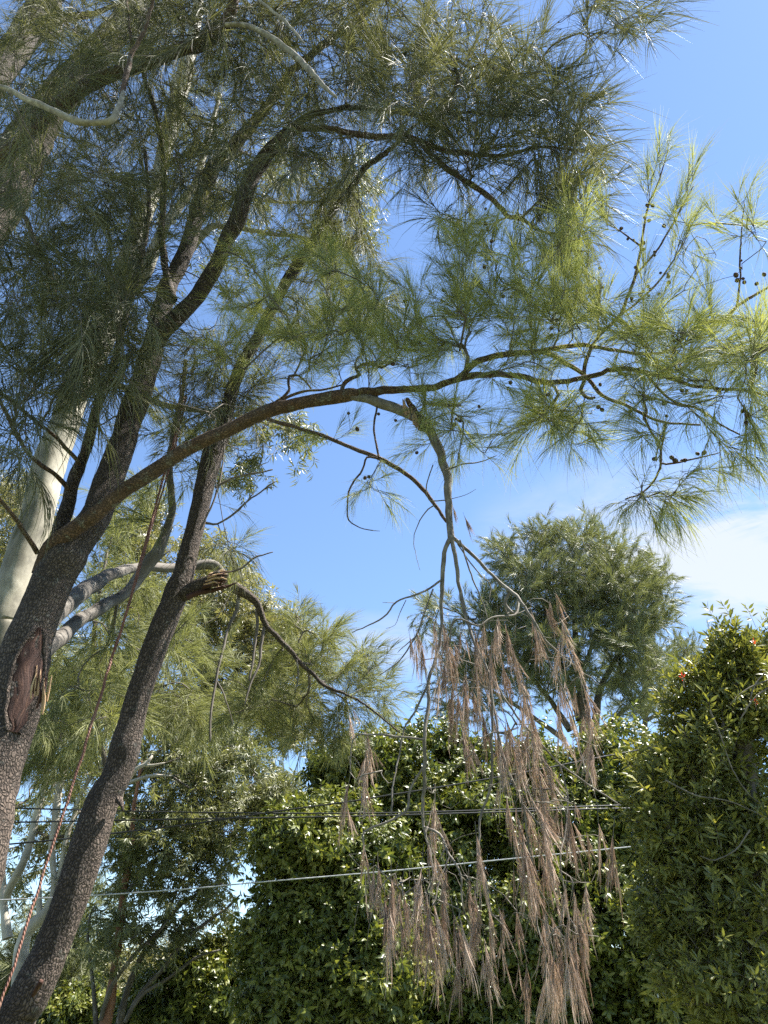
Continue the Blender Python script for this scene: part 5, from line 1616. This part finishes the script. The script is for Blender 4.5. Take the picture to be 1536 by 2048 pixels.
open_tree('gum_tree', 'sunlit yellow-green gum crown rising behind the drooping she-oak limb', 'gumlit',
          [[(620, 2060, 22, 20), (610, 1800, 20, 20), (520, 1560, 16, 20), (450, 1500, 14, 20), (470, 1350, 10, 20), (490, 1250, 5, 20)], [(440, 1500, 12, 20), (380, 1380, 9, 20), (330, 1250, 6, 20), (300, 1120, 4, 20)], [(450, 1450, 10, 20), (540, 1370, 7, 20), (590, 1300, 4, 20)], [(330, 1250, 6, 20), (390, 1180, 5, 20), (420, 1130, 3, 20)]],
          [(290, 1060, 60, 60, 60, 18, 21), (260, 1130, 80, 60, 50, 18, 21), (410, 1100, 50, 40, 26, 18.5, 21), (440, 1170, 70, 50, 56, 18, 21), (500, 1230, 60, 40, 50, 18, 21), (570, 1270, 50, 40, 44, 18.5, 21), (560, 1360, 80, 70, 86, 18, 21), (460, 1300, 90, 80, 80, 18, 21), (350, 1230, 90, 70, 60, 18, 21),
           (420, 1420, 110, 60, 70, 18, 21), (580, 1450, 60, 40, 34, 18.5, 21), (280, 1380, 80, 80, 40, 19, 22)],
          GREY_LIMB, 20, per=4, scl=(0.8, 1.2), bias=(0, 0, -0.1), tip=0.007)
open_tree('gum_tree', 'sunlit yellowish gum crown at the left edge behind the pale trunk', 'gumlit',
          [[(-40, 2060, 20, 21), (-20, 1700, 18, 21), (0, 1300, 12, 21), (20, 1120, 7, 21), (50, 1010, 4, 21)], [(0, 1250, 9, 21), (-40, 1120, 6, 21), (-60, 1000, 4, 21)], [(10, 1200, 9, 21), (90, 1120, 6, 21), (120, 1040, 3, 21)]],
          [(40, 1010, 60, 60, 56, 19, 22), (20, 1110, 90, 60, 60, 19, 22), (110, 1060, 50, 50, 24, 19.5, 22), (-40, 1000, 60, 70, 26, 19, 22), (30, 1220, 90, 60, 40, 19, 22)],
          GREY_LIMB, 21, per=4, scl=(0.8, 1.2), bias=(0, 0, -0.1), tip=0.007)
# dark she-oak foliage in the middle distance, left
open_tree('she_oak', 'dark shaded she-oak with hanging foliage between the two scaly trunks', 'mid',
          [[(60, 2060, 16, 10.5), (130, 1840, 15, 10.5), (195, 1640, 13, 10.5), (215, 1560, 12, 10.5), (190, 1420, 10, 10.5), (190, 1250, 8, 10.5), (215, 1100, 5, 10.5)], [(195, 1500, 9, 10.5), (250, 1400, 7, 10.3), (300, 1380, 5, 10.2), (350, 1365, 3, 10.1)], [(190, 1400, 7, 10.5), (130, 1320, 5, 10.6), (80, 1250, 3, 10.6)], [(200, 1230, 5, 10.5), (280, 1150, 4, 10.5), (340, 1100, 3, 10.5)]],
          [(130, 1400, 80, 90, 40, 9.6, 11.4), (230, 1370, 80, 70, 40, 9.6, 11.4), (330, 1250, 70, 80, 34, 9.8, 11.4), (240, 1180, 80, 60, 30, 9.8, 11.4), (110, 1500, 60, 60, 22, 10, 11.4), (380, 1400, 60, 60, 24, 9.8, 11.4), (40, 1250, 60, 80, 20, 10, 11.4), (250, 1000, 60, 60, 16, 10, 11)],
          TWIG, 10.5, per=4, scl=(1.1, 1.5), bias=(0, 0, -0.5), stuff='needle_foliage', tip=0.003, rmax=0.03, spread=0.6, step=0.25)

# low growth at the bottom left
lobes_tree('background_shrub', 'dark rounded shrub in shade at the foot of the hedge, left end', 'shrub', 'hedge',
           [(420, 1990, 90, 70, 15), (350, 2030, 90, 60, 15.2), (470, 1940, 50, 60, 15.3), (500, 2050, 70, 80, 15), (290, 2050, 40, 50, 15.2)], 15.1, 90, 1800, scl=(1.0, 1.4))
lobes_tree('background_shrub', 'small black-green shrub beside the reddish trunk at the bottom left', 'shrub', 'hedge',
           [(165, 2045, 45, 45, 17), (130, 2070, 40, 40, 17)], 17, 30, 500, scl=(1.0, 1.4))
lobes_tree('background_tree', 'bright yellow-green bushy tree far behind the reddish trunk', 'tree', 'gumlit',
           [(160, 1990, 70, 55, 30), (260, 1990, 60, 50, 31), (90, 2010, 60, 50, 31), (320, 1960, 40, 40, 32), (230, 2040, 150, 50, 30), (20, 2020, 60, 60, 31)], 30.5, 90, 1500, scl=(0.9, 1.3), sub_r=(0.4, 0.8))
lobes_tree('background_tree', 'soft grey-green she-oak in the distance between the leaning trunk and reddish gum', 'tree', 'far',
           [(130, 1920, 45, 80, 24), (90, 1990, 50, 60, 24), (160, 1850, 30, 50, 24), (30, 1960, 50, 80, 24)], 24, 60, 700, scl=(0.8, 1.1), sub_r=(0.4, 0.8), stuff='needle_foliage')
lobes_tree('background_tree', 'distant tree line of dull green crowns beyond the hedge', 'tree', 'gumfar',
           [(600, 2020, 300, 40, 60), (0, 2020, 300, 40, 62), (1200, 2020, 500, 40, 60)], 60, 120, 1500, scl=(2, 3), sub_r=(0.8, 1.4))
